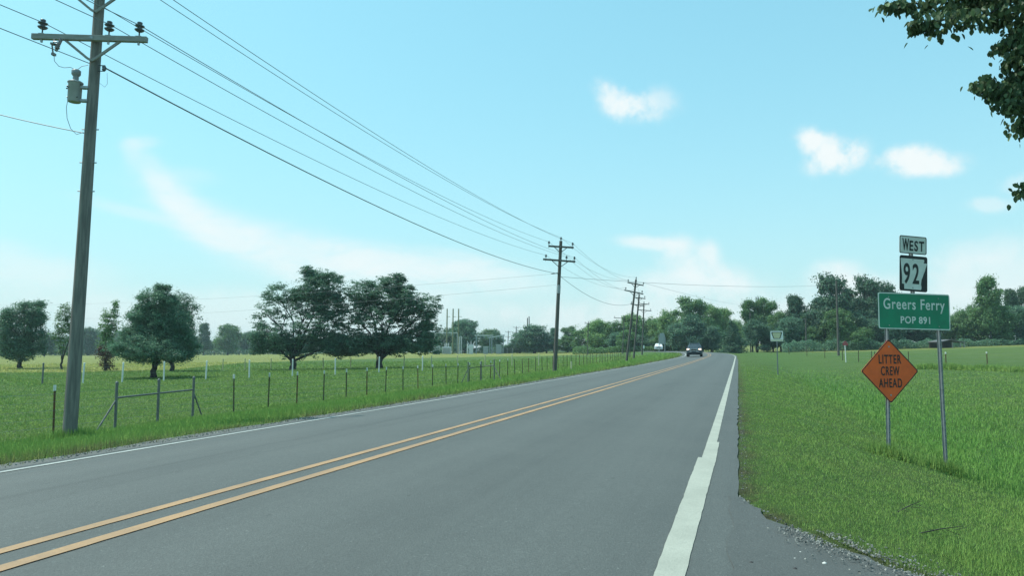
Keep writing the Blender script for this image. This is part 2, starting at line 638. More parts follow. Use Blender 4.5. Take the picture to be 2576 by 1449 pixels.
def meadow_mat(name, blade=False):
    m, k, out = new_mat(name)
    b = k.n('ShaderNodeBsdfPrincipled')
    b.inputs['Roughness'].default_value = 0.9
    b.inputs['Specular IOR Level'].default_value = 0.15
    geo = k.n('ShaderNodeNewGeometry')
    pos = geo.outputs['Position']

    def attr(n):
        x = k.n('ShaderNodeAttribute', attribute_name=n)
        return x.outputs['Fac']
    hay, dry, lush = attr('hay'), attr('dry'), attr('lush')
    n_big = k.smooth(k.noise(pos, 0.11, 4.0, 0.6), 0.35, 0.65)
    n_mid = k.smooth(k.noise(pos, 0.8, 5.0, 0.62), 0.32, 0.68)
    n_fine = k.smooth(k.noise(k.mapping(pos, (1, 1, 0.3)), 14.0, 6.0, 0.7), 0.3, 0.7)
    c = k.mix(n_mid, (0.158, 0.288, 0.068), (0.205, 0.325, 0.082))
    c = k.mix(k.math('MULTIPLY', n_big, 0.75), c, (0.212, 0.330, 0.090))
    n_pat = k.smooth(k.noise(pos, 0.42, 4.0, 0.6), 0.42, 0.66)
    c = k.mix(k.math('MULTIPLY', n_pat, 0.45), c, (0.115, 0.245, 0.062))
    brown = k.smooth(k.noise(pos, 0.33, 4.0, 0.65), 0.56, 0.72)
    c = k.mix(k.math('MULTIPLY', brown, 0.20), c, (0.245, 0.25, 0.125))
    c = k.mix(k.math('MULTIPLY', lush, 0.75), c, (0.135, 0.300, 0.068))
    streaks = k.smooth(k.noise(k.mapping(pos, (0.10, 0.8, 0.3), (0, 0, 0.15)), 1.0, 4.0, 0.6), 0.35, 0.65)
    hc = k.mix(streaks, (0.40, 0.44, 0.125), (0.50, 0.52, 0.165))
    c = k.mix(hay, c, hc)
    dn = k.math('MULTIPLY', dry, k.smooth(k.noise(pos, 1.6, 5.0, 0.7), 0.36, 0.62))
    c = k.mix(k.math('MULTIPLY', dn, 0.85), c, (0.17, 0.145, 0.085))
    if blade:
        isl = geo.outputs['Random Per Island']
        c = k.mix(k.math('MULTIPLY', k.smooth(isl, 0.72, 1.0), 0.30), c, (0.17, 0.175, 0.075))
        hsv = k.n('ShaderNodeHueSaturation')
        k.put(hsv.inputs['Value'], k.math('MULTIPLY_ADD', isl, 0.40, 0.98))
        k.link(c, hsv.inputs['Color'])
        d = k.n('ShaderNodeBsdfDiffuse')
        t = k.n('ShaderNodeBsdfTranslucent')
        k.link(hsv.outputs[0], d.inputs[0])
        k.link(hsv.outputs[0], t.inputs[0])
        vm = k.n('ShaderNodeVectorMath', operation='SCALE')
        k.link(geo.outputs['Normal'], vm.inputs[0])
        vm.inputs['Scale'].default_value = 0.35
        va = k.n('ShaderNodeVectorMath', operation='ADD')
        k.link(vm.outputs[0], va.inputs[0])
        va.inputs[1].default_value = (0, 0, 0.75)
        vn = k.n('ShaderNodeVectorMath', operation='NORMALIZE')
        k.link(va.outputs[0], vn.inputs[0])
        k.link(vn.outputs[0], d.inputs['Normal'])
        ms = k.n('ShaderNodeMixShader')
        ms.inputs[0].default_value = 0.35
        k.link(d.outputs[0], ms.inputs[1])
        k.link(t.outputs[0], ms.inputs[2])
        k.link(ms.outputs[0], out.inputs[0])
        return m
    c = k.mix(1.0, c, (0.48, 0.50, 0.48), 'MULTIPLY')
    c2 = k.mix(k.math('MULTIPLY', n_fine, 0.45), c, k.mix(0.5, c, (0.02, 0.03, 0.01)))
    k.link(c2, b.inputs['Base Color'])
    bp = k.n('ShaderNodeBump')
    bp.inputs['Strength'].default_value = 0.9
    bp.inputs['Distance'].default_value = 0.08
    k.link(k.math('MULTIPLY_ADD', n_fine, 0.6, n_mid), bp.inputs['Height'])
    k.link(bp.outputs[0], b.inputs['Normal'])
    k.link(b.outputs[0], out.inputs[0])
    return m


M['meadow'] = meadow_mat('meadow')
M['grass_blade'] = meadow_mat('grass_blade', blade=True)
build_ground()


def asphalt_mat(name, base, lo, worn=True, speck=0.5):
    m, k, out = new_mat(name)
    b = k.n('ShaderNodeBsdfPrincipled')
    uv = k.n('ShaderNodeUVMap', uv_map='road')
    sep = k.n('ShaderNodeSeparateXYZ')
    k.link(uv.outputs[0], sep.inputs[0])
    X = sep.outputs[0]
    geo = k.n('ShaderNodeNewGeometry')
    pos = geo.outputs['Position']
    agg = k.smooth(k.noise(pos, 70.0, 3.0, 0.8), 0.30, 0.72)
    pat = k.smooth(k.noise(pos, 0.5, 6.0, 0.65), 0.3, 0.7)
    lng = k.smooth(k.noise(k.mapping(uv.outputs[0], (5.0, 0.10, 1)), 1.0, 4.0, 0.6), 0.3, 0.7)
    c = k.mix(pat, base, lo)
    c = k.mix(k.math('MULTIPLY', lng, 0.5), c, tuple(v * 1.18 for v in base))
    if worn:
        # wheel paths rubbed a little paler and smoother, oil drip darker between them
        wear = None
        for x0 in (-1.25, -2.85, -4.6, -6.2):
            w = k.math('MULTIPLY', k.math('SUBTRACT', X, x0), 2.6)
            w = k.math('POWER', 2.718, k.math('MULTIPLY', k.math('MULTIPLY', w, w), -1.0))
            wear = w if wear is None else k.math('ADD', wear, w)
        c = k.mix(k.math('MULTIPLY', wear, 0.42), c, tuple(v * 1.25 for v in base))
        wj = k.math('MULTIPLY_ADD', k.noise(k.mapping(uv.outputs[0], (0, 0.25, 1)), 1.0, 4.0, 0.7), 0.35, -0.175)
        for x0, wd, st in ((-5.40, 0.07, 0.42), (-4.98, 0.04, 0.25), (-7.28, 0.05, 0.55), (-2.05, 0.30, 0.10)):
            w = k.math('DIVIDE', k.math('ADD', k.math('SUBTRACT', X, x0), wj), wd)
            w = k.math('POWER', 2.718, k.math('MULTIPLY', k.math('MULTIPLY', w, w), -1.0))
            c = k.mix(k.math('MULTIPLY', w, st), c, tuple(v * 0.45 for v in base))
    c = k.mix(k.math('MULTIPLY', agg, speck), c, tuple(v * 0.50 for v in base))
    mott = k.smooth(k.noise(pos, 13.0, 4.0, 0.75), 0.28, 0.75)
    c = k.mix(k.math('MULTIPLY', mott, 0.42), c, tuple(v * 0.66 for v in base))
    spot = k.smooth(k.noise(k.mapping(pos, (1.0, 0.45, 1)), 6.0, 3.0, 0.6), 0.68, 0.76)
    c = k.mix(k.math('MULTIPLY', spot, 0.6), c, tuple(v * 0.4 for v in base))
    wh = k.smooth(k.noise(pos, 42.0, 2.0, 0.6), 0.67, 0.74)
    c = k.mix(k.math('MULTIPLY', wh, 0.35), c, tuple(min(1, v * 2.6) for v in base))
    k.link(c, b.inputs['Base Color'])
    b.inputs['Roughness'].default_value = 0.72
    b.inputs['Specular IOR Level'].default_value = 0.4
    bp = k.n('ShaderNodeBump')
    bp.inputs['Strength'].default_value = 0.45
    bp.inputs['Distance'].default_value = 0.006
    k.link(agg, bp.inputs['Height'])
    k.link(bp.outputs[0], b.inputs['Normal'])
    k.link(b.outputs[0], out.inputs[0])
    return m


def paint_mat(name, c1, c2, chips=0.5):
    m, k, out = new_mat(name)
    b = k.n('ShaderNodeBsdfPrincipled')
    geo = k.n('ShaderNodeNewGeometry')
    pos = geo.outputs['Position']
    c = k.mix(k.smooth(k.noise(pos, 2.0, 5.0, 0.65), 0.3, 0.7), c1, c2)
    grain = k.smooth(k.noise(pos, 60.0, 3.0, 0.75), 0.30, 0.75)
    c = k.mix(k.math('MULTIPLY', grain, 0.30), c, tuple(v * 0.55 for v in c1))
    chip = k.smooth(k.noise(pos, 9.0, 6.0, 0.75), 0.62, 0.70)
    c = k.mix(k.math('MULTIPLY', chip, chips), c, (0.10, 0.105, 0.105))
    k.link(c, b.inputs['Base Color'])
    b.inputs['Roughness'].default_value = 0.7
    b.inputs['Specular IOR Level'].default_value = 0.3
    bp = k.n('ShaderNodeBump')
    bp.inputs['Strength'].default_value = 0.35
    bp.inputs['Distance'].default_value = 0.005
    k.link(grain, bp.inputs['Height'])
    k.link(bp.outputs[0], b.inputs['Normal'])
    k.link(b.outputs[0], out.inputs[0])
    return m


M['asphalt'] = asphalt_mat('asphalt', (0.106, 0.116, 0.108), (0.078, 0.088, 0.083), speck=0.75)
M['old_asphalt'] = asphalt_mat('old_asphalt', (0.094, 0.102, 0.096), (0.070, 0.078, 0.073), worn=False, speck=0.7)
M['gravel'] = asphalt_mat('gravel', (0.13, 0.135, 0.125), (0.085, 0.09, 0.08), worn=False, speck=0.7)
M['line_white'] = paint_mat('line_white', (0.40, 0.41, 0.345), (0.33, 0.34, 0.285))
M['line_old'] = paint_mat('line_old', (0.40, 0.42, 0.39), (0.31, 0.33, 0.31), 0.8)
M['line_yellow'] = paint_mat('line_yellow', (0.42, 0.26, 0.135), (0.30, 0.20, 0.12), 1.0)


def strip(name, Xs, ss, lift, mat, zf=road_z, skirt=(0.0, 0.0), kind='structure', jag=None):
    """a sheet laid along the road; Xs are offsets (numbers or arrays over ss)"""
    ss = np.asarray(ss, float)
    cols = []
    for X in Xs:
        X = np.full_like(ss, X) if np.isscalar(X) else np.asarray(X, float)
        x, y = road_xy(X, ss)
        cols.append((x, y, zf(X, ss) + lift, X))
    if skirt[0]:
        x, y, z, X = cols[0]
        cols.insert(0, (x, y, z - skirt[0], X))
    if skirt[1]:
        x, y, z, X = cols[-1]
        cols.append((x, y, z - skirt[1], X))
    n, c = len(ss), len(cols)
    V = np.stack([np.stack([q[0], q[1], q[2]], 1) for q in cols], 1).reshape(-1, 3)
    U = np.stack([np.stack([q[3], ss], 1) for q in cols], 1).reshape(-1, 2)
    i, j = np.meshgrid(np.arange(n - 1), np.arange(c - 1), indexing='ij')
    f = np.stack([i * c + j, i * c + j + 1, (i + 1) * c + j + 1, (i + 1) * c + j], -1).reshape(-1)
    o = fast_mesh(name, V, f, 4, mat)
    uv = o.data.uv_layers.new(name="road")
    uv.data.foreach_set("uv", U[f].astype(np.float32).ravel())
    tag(o, kind=kind)
    return o


S_ALL = np.concatenate([np.arange(-30, 0, 1.0), np.arange(0, 30, 0.12), np.arange(30, 100, 0.5), np.arange(100, S0 + RAD * ANG_END, 2.0)])
jr = 0.014 * np.interp(S_ALL, np.arange(-30, 400, 0.35), RNG.normal(0, 1, len(np.arange(-30, 400, 0.35)))) * (S_ALL > 6.8) * (S_ALL < 90)
jl = 0.05 * np.interp(S_ALL, np.arange(-30, 400, 0.5), RNG.normal(0, 1, len(np.arange(-30, 400, 0.5))))
strip("road", [EDGE_L + jl, -6.6, -5.6, -4.6, XC, -2.8, -1.8, -0.8, EDGE_R - 0.03 + jr], S_ALL, 0.0, M['asphalt'], skirt=(0.06, 0.10))
S_N = S_ALL[S_ALL < 260]
jg = 0.10 * np.interp(S_N, np.arange(-30, 400, 0.7), RNG.normal(0, 1, len(np.arange(-30, 400, 0.7))))
strip("gravel_shoulder", [-7.72 + 0.6 * jg, -7.38], S_N, -0.03, M['gravel'], zf=lambda X, s: grade(s) - 0.02 + 0.0 * X + 0.03)
S_AP = np.concatenate([np.arange(-12, 2.6, 0.6), np.arange(2.6, 6.69, 0.06)])
ja = 0.05 * np.interp(S_AP, np.arange(-13, 8, 0.21), RNG.normal(0, 1, len(np.arange(-13, 8, 0.21)))) * (S_AP < 6.3)
ae = np.maximum(apron_edge(S_AP) + ja, 0.0)
strip("driveway", [-0.10 + 0.03 * np.interp(S_AP, np.arange(-13, 8, 0.33), RNG.normal(0, 1, len(np.arange(-13, 8, 0.33)))), ae * 0.33, ae * 0.66, ae], S_AP, 0.004, M['old_asphalt'],
      zf=lambda X, s: grade(s) + np.where(X < -0.02, crown(X), -0.024) - 0.015 * np.clip(X, 0, 9), skirt=(0.0, 0.05))

LIFT = 0.004


def line_s(a, b):
    return np.concatenate([[a], S_ALL[(S_ALL > a) & (S_ALL < b)], [b]])


def edge_wob(s, amp):
    g = np.arange(-31, 330, 0.09)
    return amp * np.interp(s, g, RNG.normal(0, 1, len(g)))


def marking(name, X0, w, a, b, mat, lift):
    s = line_s(a, b)
    strip(name, [X0 - w / 2 + edge_wob(s, 0.0018), X0, X0 + w / 2 + edge_wob(s, 0.0018)], s, lift, mat)


S_END = S0 + RAD * ANG_END - 1
s_step1 = 10.35
s_step2 = 8.75
s = line_s(s_step1, S_END)
strip("right_edge_line", [XR - 0.0625 + edge_wob(s, 0.0018), XR, XR + 0.0625 + edge_wob(s, 0.0018)], s, LIFT, M['line_white'])
s = line_s(s_step2, s_step1)
strip("right_edge_line", [XR - 0.0625 + edge_wob(s, 0.0018), XR + 0.02, XR + 0.092 + edge_wob(s, 0.0018)], s, LIFT, M['line_white'])
s = line_s(-12, s_step2)
strip("right_edge_line", [XR - 0.105 + 0.0 * s + edge_wob(s, 0.0022), XR - 0.02 + 0.004 * np.minimum(s - s_step2, 0), XR + 0.092 + 0.0085 * np.clip(s - s_step2, -6, 0) + edge_wob(s, 0.0022)], s, LIFT, M['line_white'])
marking("left_edge_line", XL, 0.14, -12, S_END, M['line_old'], LIFT)
marking("yellow_centre_line", XC - 0.15, 0.095, -12, S_END, M['line_yellow'], LIFT)
marking("yellow_centre_line", XC + 0.15, 0.100, -12, S_END, M['line_yellow'], LIFT)


# ---------------------------------------------------------------- grass, weeds and gravel
def blades(name, n, sampler, length, width, mat, label, lean=0.5):
    x, y = sampler(n)
    z = ground_z(x, y)
    r = np.hypot(x, y)
    n = len(x)
    L = length(r, x, y) * RNG.uniform(0.55, 1.25, n)
    W = width(r) * RNG.uniform(0.7, 1.3, n)
    a = RNG.uniform(0, 2 * np.pi, n)
    la = RNG.uniform(0, 2 * np.pi, n)
    ln = np.abs(RNG.normal(0, lean, n)) * L
    base = np.stack([x, y, z - 0.01], 1)
    side = np.stack([np.cos(a), np.sin(a), 0 * a], 1) * (W / 2)[:, None]
    tip = base + np.stack([np.cos(la) * ln, np.sin(la) * ln, np.sqrt(np.maximum(L ** 2 - np.minimum(ln, 0.9 * L) ** 2, 0.001))], 1)
    V = np.stack([base - side, base + side, tip], 1).reshape(-1, 3)
    o = fast_mesh(name, V, np.arange(3 * n), 3, mat)
    hay, dry, lush = zones(x, y)
    for nm, val in (("hay", hay), ("dry", dry), ("lush", lush)):
        t = o.data.attributes.new(nm, 'FLOAT', 'POINT')
        t.data.foreach_set("value", np.repeat(val, 3).astype(np.float32))
    tag(o, label, 'grass', kind='stuff')
    return o


def sector(r0, r1, keep, amax=38.0, power=0.0):
    def f(n):
        r = np.exp(RNG.uniform(np.log(r0), np.log(r1), n))
        a = np.radians(RNG.uniform(-amax, amax, n))
        x, y = r * np.sin(a), r * np.cos(a)
        X, s = road_coords(x, y)
        k = keep(x, y, X, s)
        return x[k], y[k]
    return f


def right_verge(x, y, X, s):
    lim = np.maximum(apron_edge(s), 0.0) + 0.02
    d = X - lim
    p = np.clip(0.55 + d / 0.5, 0, 1) * np.clip((76 - np.hypot(x, y)) / 45, 0, 1)
    return (d > 0) & (X > 0.0) & (RNG.uniform(0, 1, len(x)) < p)


def left_verge(x, y, X, s):
    d = -X - 7.52
    return (d > 0) & (RNG.uniform(0, 1, len(x)) < np.clip(0.2 + d / 0.5, 0, 1))


def tall(r, x, y):
    X, s = road_coords(x, y)
    lush = np.exp(-((X - 5.4) / 2.2) ** 2) * sm(s, 9, 14)
    clump = 0.75 + 0.45 * wob(x, y, 1.9, 5.0) + 0.2 * wob(x, y, 5.0, 2.0)
    near_edge = np.clip((X - np.maximum(apron_edge(s), 0)) / 0.8, 0.35, 1)
    mown = 1 - 0.35 * sm(X, 0.3, 0.8) * (1 - sm(X, 2.4, 3.4))
    return (0.075 + 0.0008 * r + 0.075 * lush) * np.clip(clump, 0.6, 1.4) * near_edge * mown


def short(r, x, y):
    X, s = road_coords(x, y)
    edge = np.exp(-((X + 8.7) / 0.9) ** 2)
    past = sm(-X, 14, 18)
    return (0.10 + 0.035 * edge - 0.035 * past + 0.0012 * r) * np.clip(0.8 + 0.5 * wob(x, y, 1.3, 8.0), 0.4, 1.5)


blades("verge_grass", 640000, sector(3.4, 75, right_verge), tall, lambda r: np.maximum(0.0045, 0.00085 * r), M['grass_blade'],
       'uneven green grass on the right roadside bank around the sign posts', 0.45)
blades("pasture_grass", 420000, sector(8.5, 130, left_verge), short, lambda r: np.maximum(0.007, 0.00110 * r), M['grass_blade'],
       'mown green grass of the left verge and pasture beyond the road', 0.5)


def post_tufts(n):
    feet = [(at(175, 1092, 15.0)[0], 15.0, 0.30), (at(2237.5, 1133, 11.5)[0], 11.5, 0.16), (at(2384.5, 1187, 11.6)[0], 11.62, 0.16)]
    k_ = RNG.integers(0, 3, n)
    F = np.array(feet)[k_]
    rr = np.abs(RNG.normal(0, 1, n)) * F[:, 2] + 0.04
    t = RNG.uniform(0, 2 * np.pi, n)
    return F[:, 0] + rr * np.cos(t), F[:, 1] + rr * np.sin(t)


blades("post_grass", 4200, post_tufts, lambda r, x, y: 0.20 + 0 * r, lambda r: np.maximum(0.006, 0.0009 * r), M['grass_blade'],
       'taller uncut grass round the feet of the pole and sign posts', 0.35)


def fence_weeds(n):
    t = RNG.uniform(0, 1, n)
    p0, p1 = on_ground(2250, 925), on_ground(2576, 936)
    e = (p1 - p0)
    w = RNG.normal(0, 0.35, n)
    x = p0[0] + e[0] * t * 1.6 - 0.15 * e[0] + w
    y = p0[1] + e[1] * t * 1.6 - 0.15 * e[1] + RNG.normal(0, 0.3, n)
    return x, y


blades("fence_row_weeds", 9000, fence_weeds, lambda r, x, y: 0.45 * np.clip(0.7 + 0.6 * wob(x, y, 0.9, 4.0), 0.2, 1.5), lambda r: 0.0012 * r,
       M['grass_blade'], 'dark strip of tall weeds along the fence in the right field', 0.5)


def hay_row(n):
    i = RNG.uniform(0, len(HAY) - 2, n)
    A = np.interp(i, np.arange(len(HAY)), HAY_A)
    D = np.interp(i, np.arange(len(HAY)), HAY_D) + RNG.normal(0, 0.8, n)
    return D * np.sin(A), D * np.cos(A)


def stones(name, pts, sizes, mat):
    """many small angular stones in one mesh"""
    cube = np.array([(-1, -1, -1), (1, -1, -1), (1, 1, -1), (-1, 1, -1), (-0.7, -0.6, 0.8), (0.7, -0.8, 0.7), (0.6, 0.7, 0.9), (-0.8, 0.6, 0.6)]) * 0.5
    fc = np.array([(3, 2, 1, 0), (4, 5, 6, 7), (0, 1, 5, 4), (1, 2, 6, 5), (2, 3, 7, 6), (3, 0, 4, 7)])
    n = len(pts)
    a = RNG.uniform(0, 2 * np.pi, n)
    sc = sizes[:, None, None] * RNG.uniform(0.6, 1.3, (n, 1, 3)) * np.array([1, 1, 0.7])
    P = cube[None] * sc + RNG.normal(0, 0.12, (n, 8, 3)) * sizes[:, None, None]
    c, s_ = np.cos(a)[:, None], np.sin(a)[:, None]
    Q = np.stack([P[:, :, 0] * c - P[:, :, 1] * s_, P[:, :, 0] * s_ + P[:, :, 1] * c, P[:, :, 2]], -1) + pts[:, None, :]
    F = (fc[None] + (np.arange(n) * 8)[:, None, None]).reshape(-1)
    return fast_mesh(name, Q.reshape(-1, 3), F, 4, mat)


def stone_mat(name, lo, hi):
    m, k, out = new_mat(name)
    b = k.n('ShaderNodeBsdfPrincipled')
    geo = k.n('ShaderNodeNewGeometry')
    k.link(k.mix(geo.outputs['Random Per Island'], lo, hi), b.inputs['Base Color'])
    b.inputs['Roughness'].default_value = 0.85
    k.link(b.outputs[0], out.inputs[0])
    return m


M['stones'] = stone_mat('stones', (0.06, 0.065, 0.06), (0.30, 0.30, 0.27))
M['pale_stone'] = surf('pale_stone', (0.60, 0.60, 0.56), (0.48, 0.48, 0.44), 20, 0.8)
M['dark_stone'] = surf('dark_stone', (0.03, 0.03, 0.03), (0.05, 0.05, 0.05), 20, 0.8)

ss_ = np.concatenate([RNG.uniform(3.6, 5.6, 2200), RNG.uniform(5.6, 6.7, 60), RNG.uniform(7, 20, 260)])
dX = np.concatenate([RNG.normal(0.05, 0.13, 2200), RNG.normal(0.0, 0.05, 60), np.abs(RNG.normal(0.05, 0.05, 260))])
XX = np.maximum(apron_edge(ss_), 0) + dX * (0.5 + 0.7 * np.clip(6.2 - ss_, 0, 2))
sx, sy = road_xy(XX, ss_)
sz = np.maximum(ground_z(sx, sy) + 0.008, np.where(XX < apron_edge(ss_), grade(ss_) - 0.015 * np.clip(XX, 0, 9) - 0.0, -9))
g1 = stones("edge_gravel", np.stack([sx, sy, sz], 1), RNG.uniform(0.004, 0.013, len(sx)) * np.where(RNG.uniform(0, 1, len(sx)) > 0.95, 1.9, 1.0), M['stones'])
tag(g1, 'loose grey and white gravel along the driveway edge', 'gravel', kind='stuff')
ss_ = RNG.uniform(6, 60, 2200)
XX = -7.56 + RNG.normal(0, 0.06, 2200)
sx, sy = road_xy(XX, ss_)
g2 = stones("shoulder_gravel", np.stack([sx, sy, grade(ss_) - 0.015], 1), RNG.uniform(0.008, 0.024, len(sx)), M['stones'])
tag(g2, 'fine grey gravel along the far side of the road', 'gravel', kind='stuff')

for i, (u, v, r, mk, lb) in enumerate([
        (2074, 1407, 0.016, 'pale_stone', 'white pebble lying near the gravel edge of the driveway'),
        (1999, 1395, 0.010, 'pale_stone', 'small white pebble right of a black clod on the driveway'),
        (2013, 1379, 0.010, 'pale_stone', 'small white pebble farthest up the dark driveway'),
        (1948, 1434, 0.009, 'pale_stone', 'small white pebble at the bottom of the driveway near white line'),
        (1890, 1408, 0.016, 'dark_stone', 'black clod on the driveway nearest the white edge line'),
        (2000, 1421, 0.015, 'dark_stone', 'black clod on the driveway below two white pebbles')]):
    d = ray(u, v)
    y = (EYE[2] + 0.02) / -d[2]
    b = MB().lathe([(r * 0.5, 0), (r * 1.0, r * 0.35), (r * 0.8, r * 0.9), (r * 0.25, r * 1.15)], 7)
    b.v = [(p[0] * random.uniform(0.8, 1.2), p[1] * random.uniform(0.8, 1.2), p[2]) for p in b.v]
    X_, s_ = road_coords(d[0] * y, y)
    o = b.build("pebble" if mk == 'pale_stone' else "clod", M[mk], loc=(d[0] * y, y, float(grade(s_)) - 0.015 * float(X_) - 0.030))
    tag(o, lb, 'pebble' if mk == 'pale_stone' else 'clod')

# ---------------------------------------------------------------- trees
def quads(P, size, up=0.35, aspect=0.62, out=None):
    """leaf-sized diamond faces at the points P"""
    n = len(P)
    nrm = RNG.normal(0, 1, (n, 3))
    nrm[:, 2] = np.abs(nrm[:, 2]) + up
    if out is not None:
        nrm = nrm + out * 0.8
    nrm /= np.linalg.norm(nrm, axis=1, keepdims=True)
    t = np.cross(nrm, RNG.normal(0, 1, (n, 3)))
    t /= np.linalg.norm(t, axis=1, keepdims=True) + 1e-9
    b = np.cross(nrm, t)
    s = (size * RNG.uniform(0.65, 1.35, n))[:, None]
    V = np.stack([P - t * s * 0.5, P + b * s * 0.5 * aspect, P + t * s * 0.5, P - b * s * 0.5 * aspect], 1)
    return V.reshape(-1, 3)


def crown_cloud(lobes, n_clump, per, clump_r, flat=0.6, shell=0.45, rng=None):
    """leaf positions: clumps through the lobes' volume, leaves round each clump"""
    rng = rng or RNG
    L = np.array(lobes, float)                   # x y z rx ry rz [weight]
    if L.shape[1] == 6:
        L = np.concatenate([L, np.ones((len(L), 1))], 1)
    w = (L[:, 3] * L[:, 4] * L[:, 5]) ** (2 / 3) * L[:, 6]
    k = rng.choice(len(L), n_clump, p=w / w.sum())
    d = rng.normal(0, 1, (n_clump, 3))
    d /= np.linalg.norm(d, axis=1, keepdims=True)
    rad = (shell + (1 - shell) * rng.uniform(0, 1, n_clump)) ** 0.8
    rad *= 1 + 0.10 * rng.normal(0, 1, n_clump)
    C = L[k, :3] + d * rad[:, None] * L[k, 3:6]
    cs = clump_r * rng.uniform(0.5, 1.4, n_clump)
    P = np.repeat(C, per, 0) + rng.normal(0, 1, (n_clump * per, 3)) * np.repeat(cs, per)[:, None] * np.array([1, 1, flat])
    return P, np.repeat(d, per, 0)


def trunk_mesh(h, r, lobes, mat, parent, name="trunk", limbs=7, lean=(0, 0), top=None):
    mb = MB()
    top = top if top is not None else h
    pts, rad = [], []
    for i in range(6):
        t = i / 5
        pts.append((lean[0] * t * t + 0.04 * h * math.sin(3 * t) * random.uniform(-0.4, 0.4), lean[1] * t, top * t))
        rad.append(r * (1.35 if i == 0 else 1.0 - 0.35 * t))
    pts[0] = (0, 0, -0.25)
    mb.tube(pts, rad, 9)
    end = Vector(pts[-1])
    L = sorted(lobes, key=lambda q: -q[3] * q[5])[:limbs]
    for q in L:
        tgt = Vector(q[:3])
        st = Vector(pts[random.choice([3, 4, 5])])
        if tgt.z < st.z:
            st = Vector(pts[3])
        mid = st.lerp(tgt, 0.5) + Vector((random.uniform(-1, 1), random.uniform(-1, 1), 0.4)) * 0.08 * h
        mb.tube([st, mid, tgt], [r * 0.42, r * 0.2, r * 0.06], 6)
        for _ in range(3):
            e = tgt + Vector((random.uniform(-1, 1) * q[3], random.uniform(-1, 1) * q[4], random.uniform(-0.4, 0.9) * q[5])) * 0.8
            mb.tube([mid.lerp(tgt, random.uniform(0, 0.8)), e], [r * 0.16, r * 0.05], 4, caps=False)
    return mb.build(name, mat, parent)


def make_tree(name, label, u, y, lobes_px, leaf_mat, bark='bark', vb=None, trunk_px=14, fork_px=None, leaf=3.4, density=5.0,
              clump=0.42, per=26, flat=0.6, shell=0.4, group=None, cat='tree', depth_k=0.9, limbs=7, holes=1.0):
    """lobes_px: (u, v, ru, rv[, weight]) outlines of the crown's masses as seen from the road, given real depth here"""
    p = stand(u, y)
    m = y / FOCAL
    root = empty(name, p, 0, label, cat, group)
    vbase = 883 + (EYE[2] - p[2]) / m
    lobes, area = [], 0
    for q in lobes_px:
        rx, rz = q[2] * m, q[3] * m
        lobes.append(((q[0] - u) * m, random.uniform(-0.5, 0.5) * rx, (vbase - q[1]) * m, rx, rx * depth_k, rz, q[4] if len(q) > 4 else 1.0))
        area += math.pi * q[2] * q[3] * (q[4] if len(q) > 4 else 1.0)
    for l in list(lobes):
        for _ in range(6):
            d = np.array([random.gauss(0, 1), random.gauss(0, 1), random.gauss(0.15, 1)])
            d /= np.linalg.norm(d)
            t, f = random.uniform(0.80, 1.05), random.uniform(0.20, 0.34)
            if l[2] + d[2] * t * l[5] > 1.6:
                lobes.append((l[0] + d[0] * t * l[3], l[1] + d[1] * t * l[4], l[2] + d[2] * t * l[5], l[3] * f, l[4] * f, l[5] * f, l[6] * 1.3))
    n = int(area / (leaf * leaf * 0.31) * density * holes)
    nc = max(12, n // per)
    P, D = crown_cloud(lobes, nc, per, clump * min(l[3] for l in lobes) * 0.5 + clump * 0.5, flat, shell)
    P[:, 2] = np.maximum(P[:, 2], 0.15)
    fork = (vbase - fork_px) * m if fork_px else max(0.5, min(l[2] - 0.5 * l[5] for l in lobes))
    h = max(l[2] + l[5] for l in lobes)
    trunk_mesh(h, trunk_px * m / 2, lobes, M[bark], root, limbs=limbs, top=min(fork * 1.25, h * 0.8))
    fast_mesh("crown", quads(P, np.full(len(P), leaf * m), out=D), np.arange(4 * len(P)), 4, M[leaf_mat], parent=root)
    return root


# the park-like trees in the pasture, each traced mass by mass and stood at its own distance
make_tree("shade_tree", 'dense round dark green tree left of the two broad trees, short trunk in pasture', 389, 60.0,
          [(392, 878, 92, 36), (330, 882, 30, 24), (455, 884, 40, 26), (386, 838, 84, 48), (388, 796, 64, 44), (393, 758, 44, 34), (400, 730, 20, 20), (335, 862, 34, 34), (445, 862, 44, 40), (440, 820, 40, 40), (350, 822, 34, 36)],
          'leaf_dark', trunk_px=16, fork_px=918, density=7.5, clump=0.26)
make_tree("shade_tree", 'looser tree half hidden behind the right side of the dense round tree', 434, 82.0,
          [(450, 760, 34, 30, 0.5), (470, 790, 26, 34, 0.6), (440, 840, 50, 60), (470, 860, 32, 45), (430, 800, 46, 50), (430, 895, 50, 20)],
          'leaf_dark', trunk_px=12, fork_px=915, density=4.6)
make_tree("oak_tree", 'broad dark oak with airy gaps on its left half, left of the pair', 738, 84.0,
          [(690, 740, 40, 30, 0.42), (665, 790, 32, 50, 0.38), (715, 780, 40, 40, 0.32), (800, 725, 58, 48), (770, 760, 50, 42), (820, 765, 42, 40, 0.9), (790, 700, 32, 24),
           (690, 850, 52, 36), (745, 870, 66, 34), (820, 850, 52, 44, 0.7), (660, 865, 32, 28), (780, 815, 50, 36, 0.45), (850, 870, 46, 30)],
          'leaf_dark', trunk_px=17, fork_px=902, density=6.6, clump=0.30, flat=0.4, limbs=11)
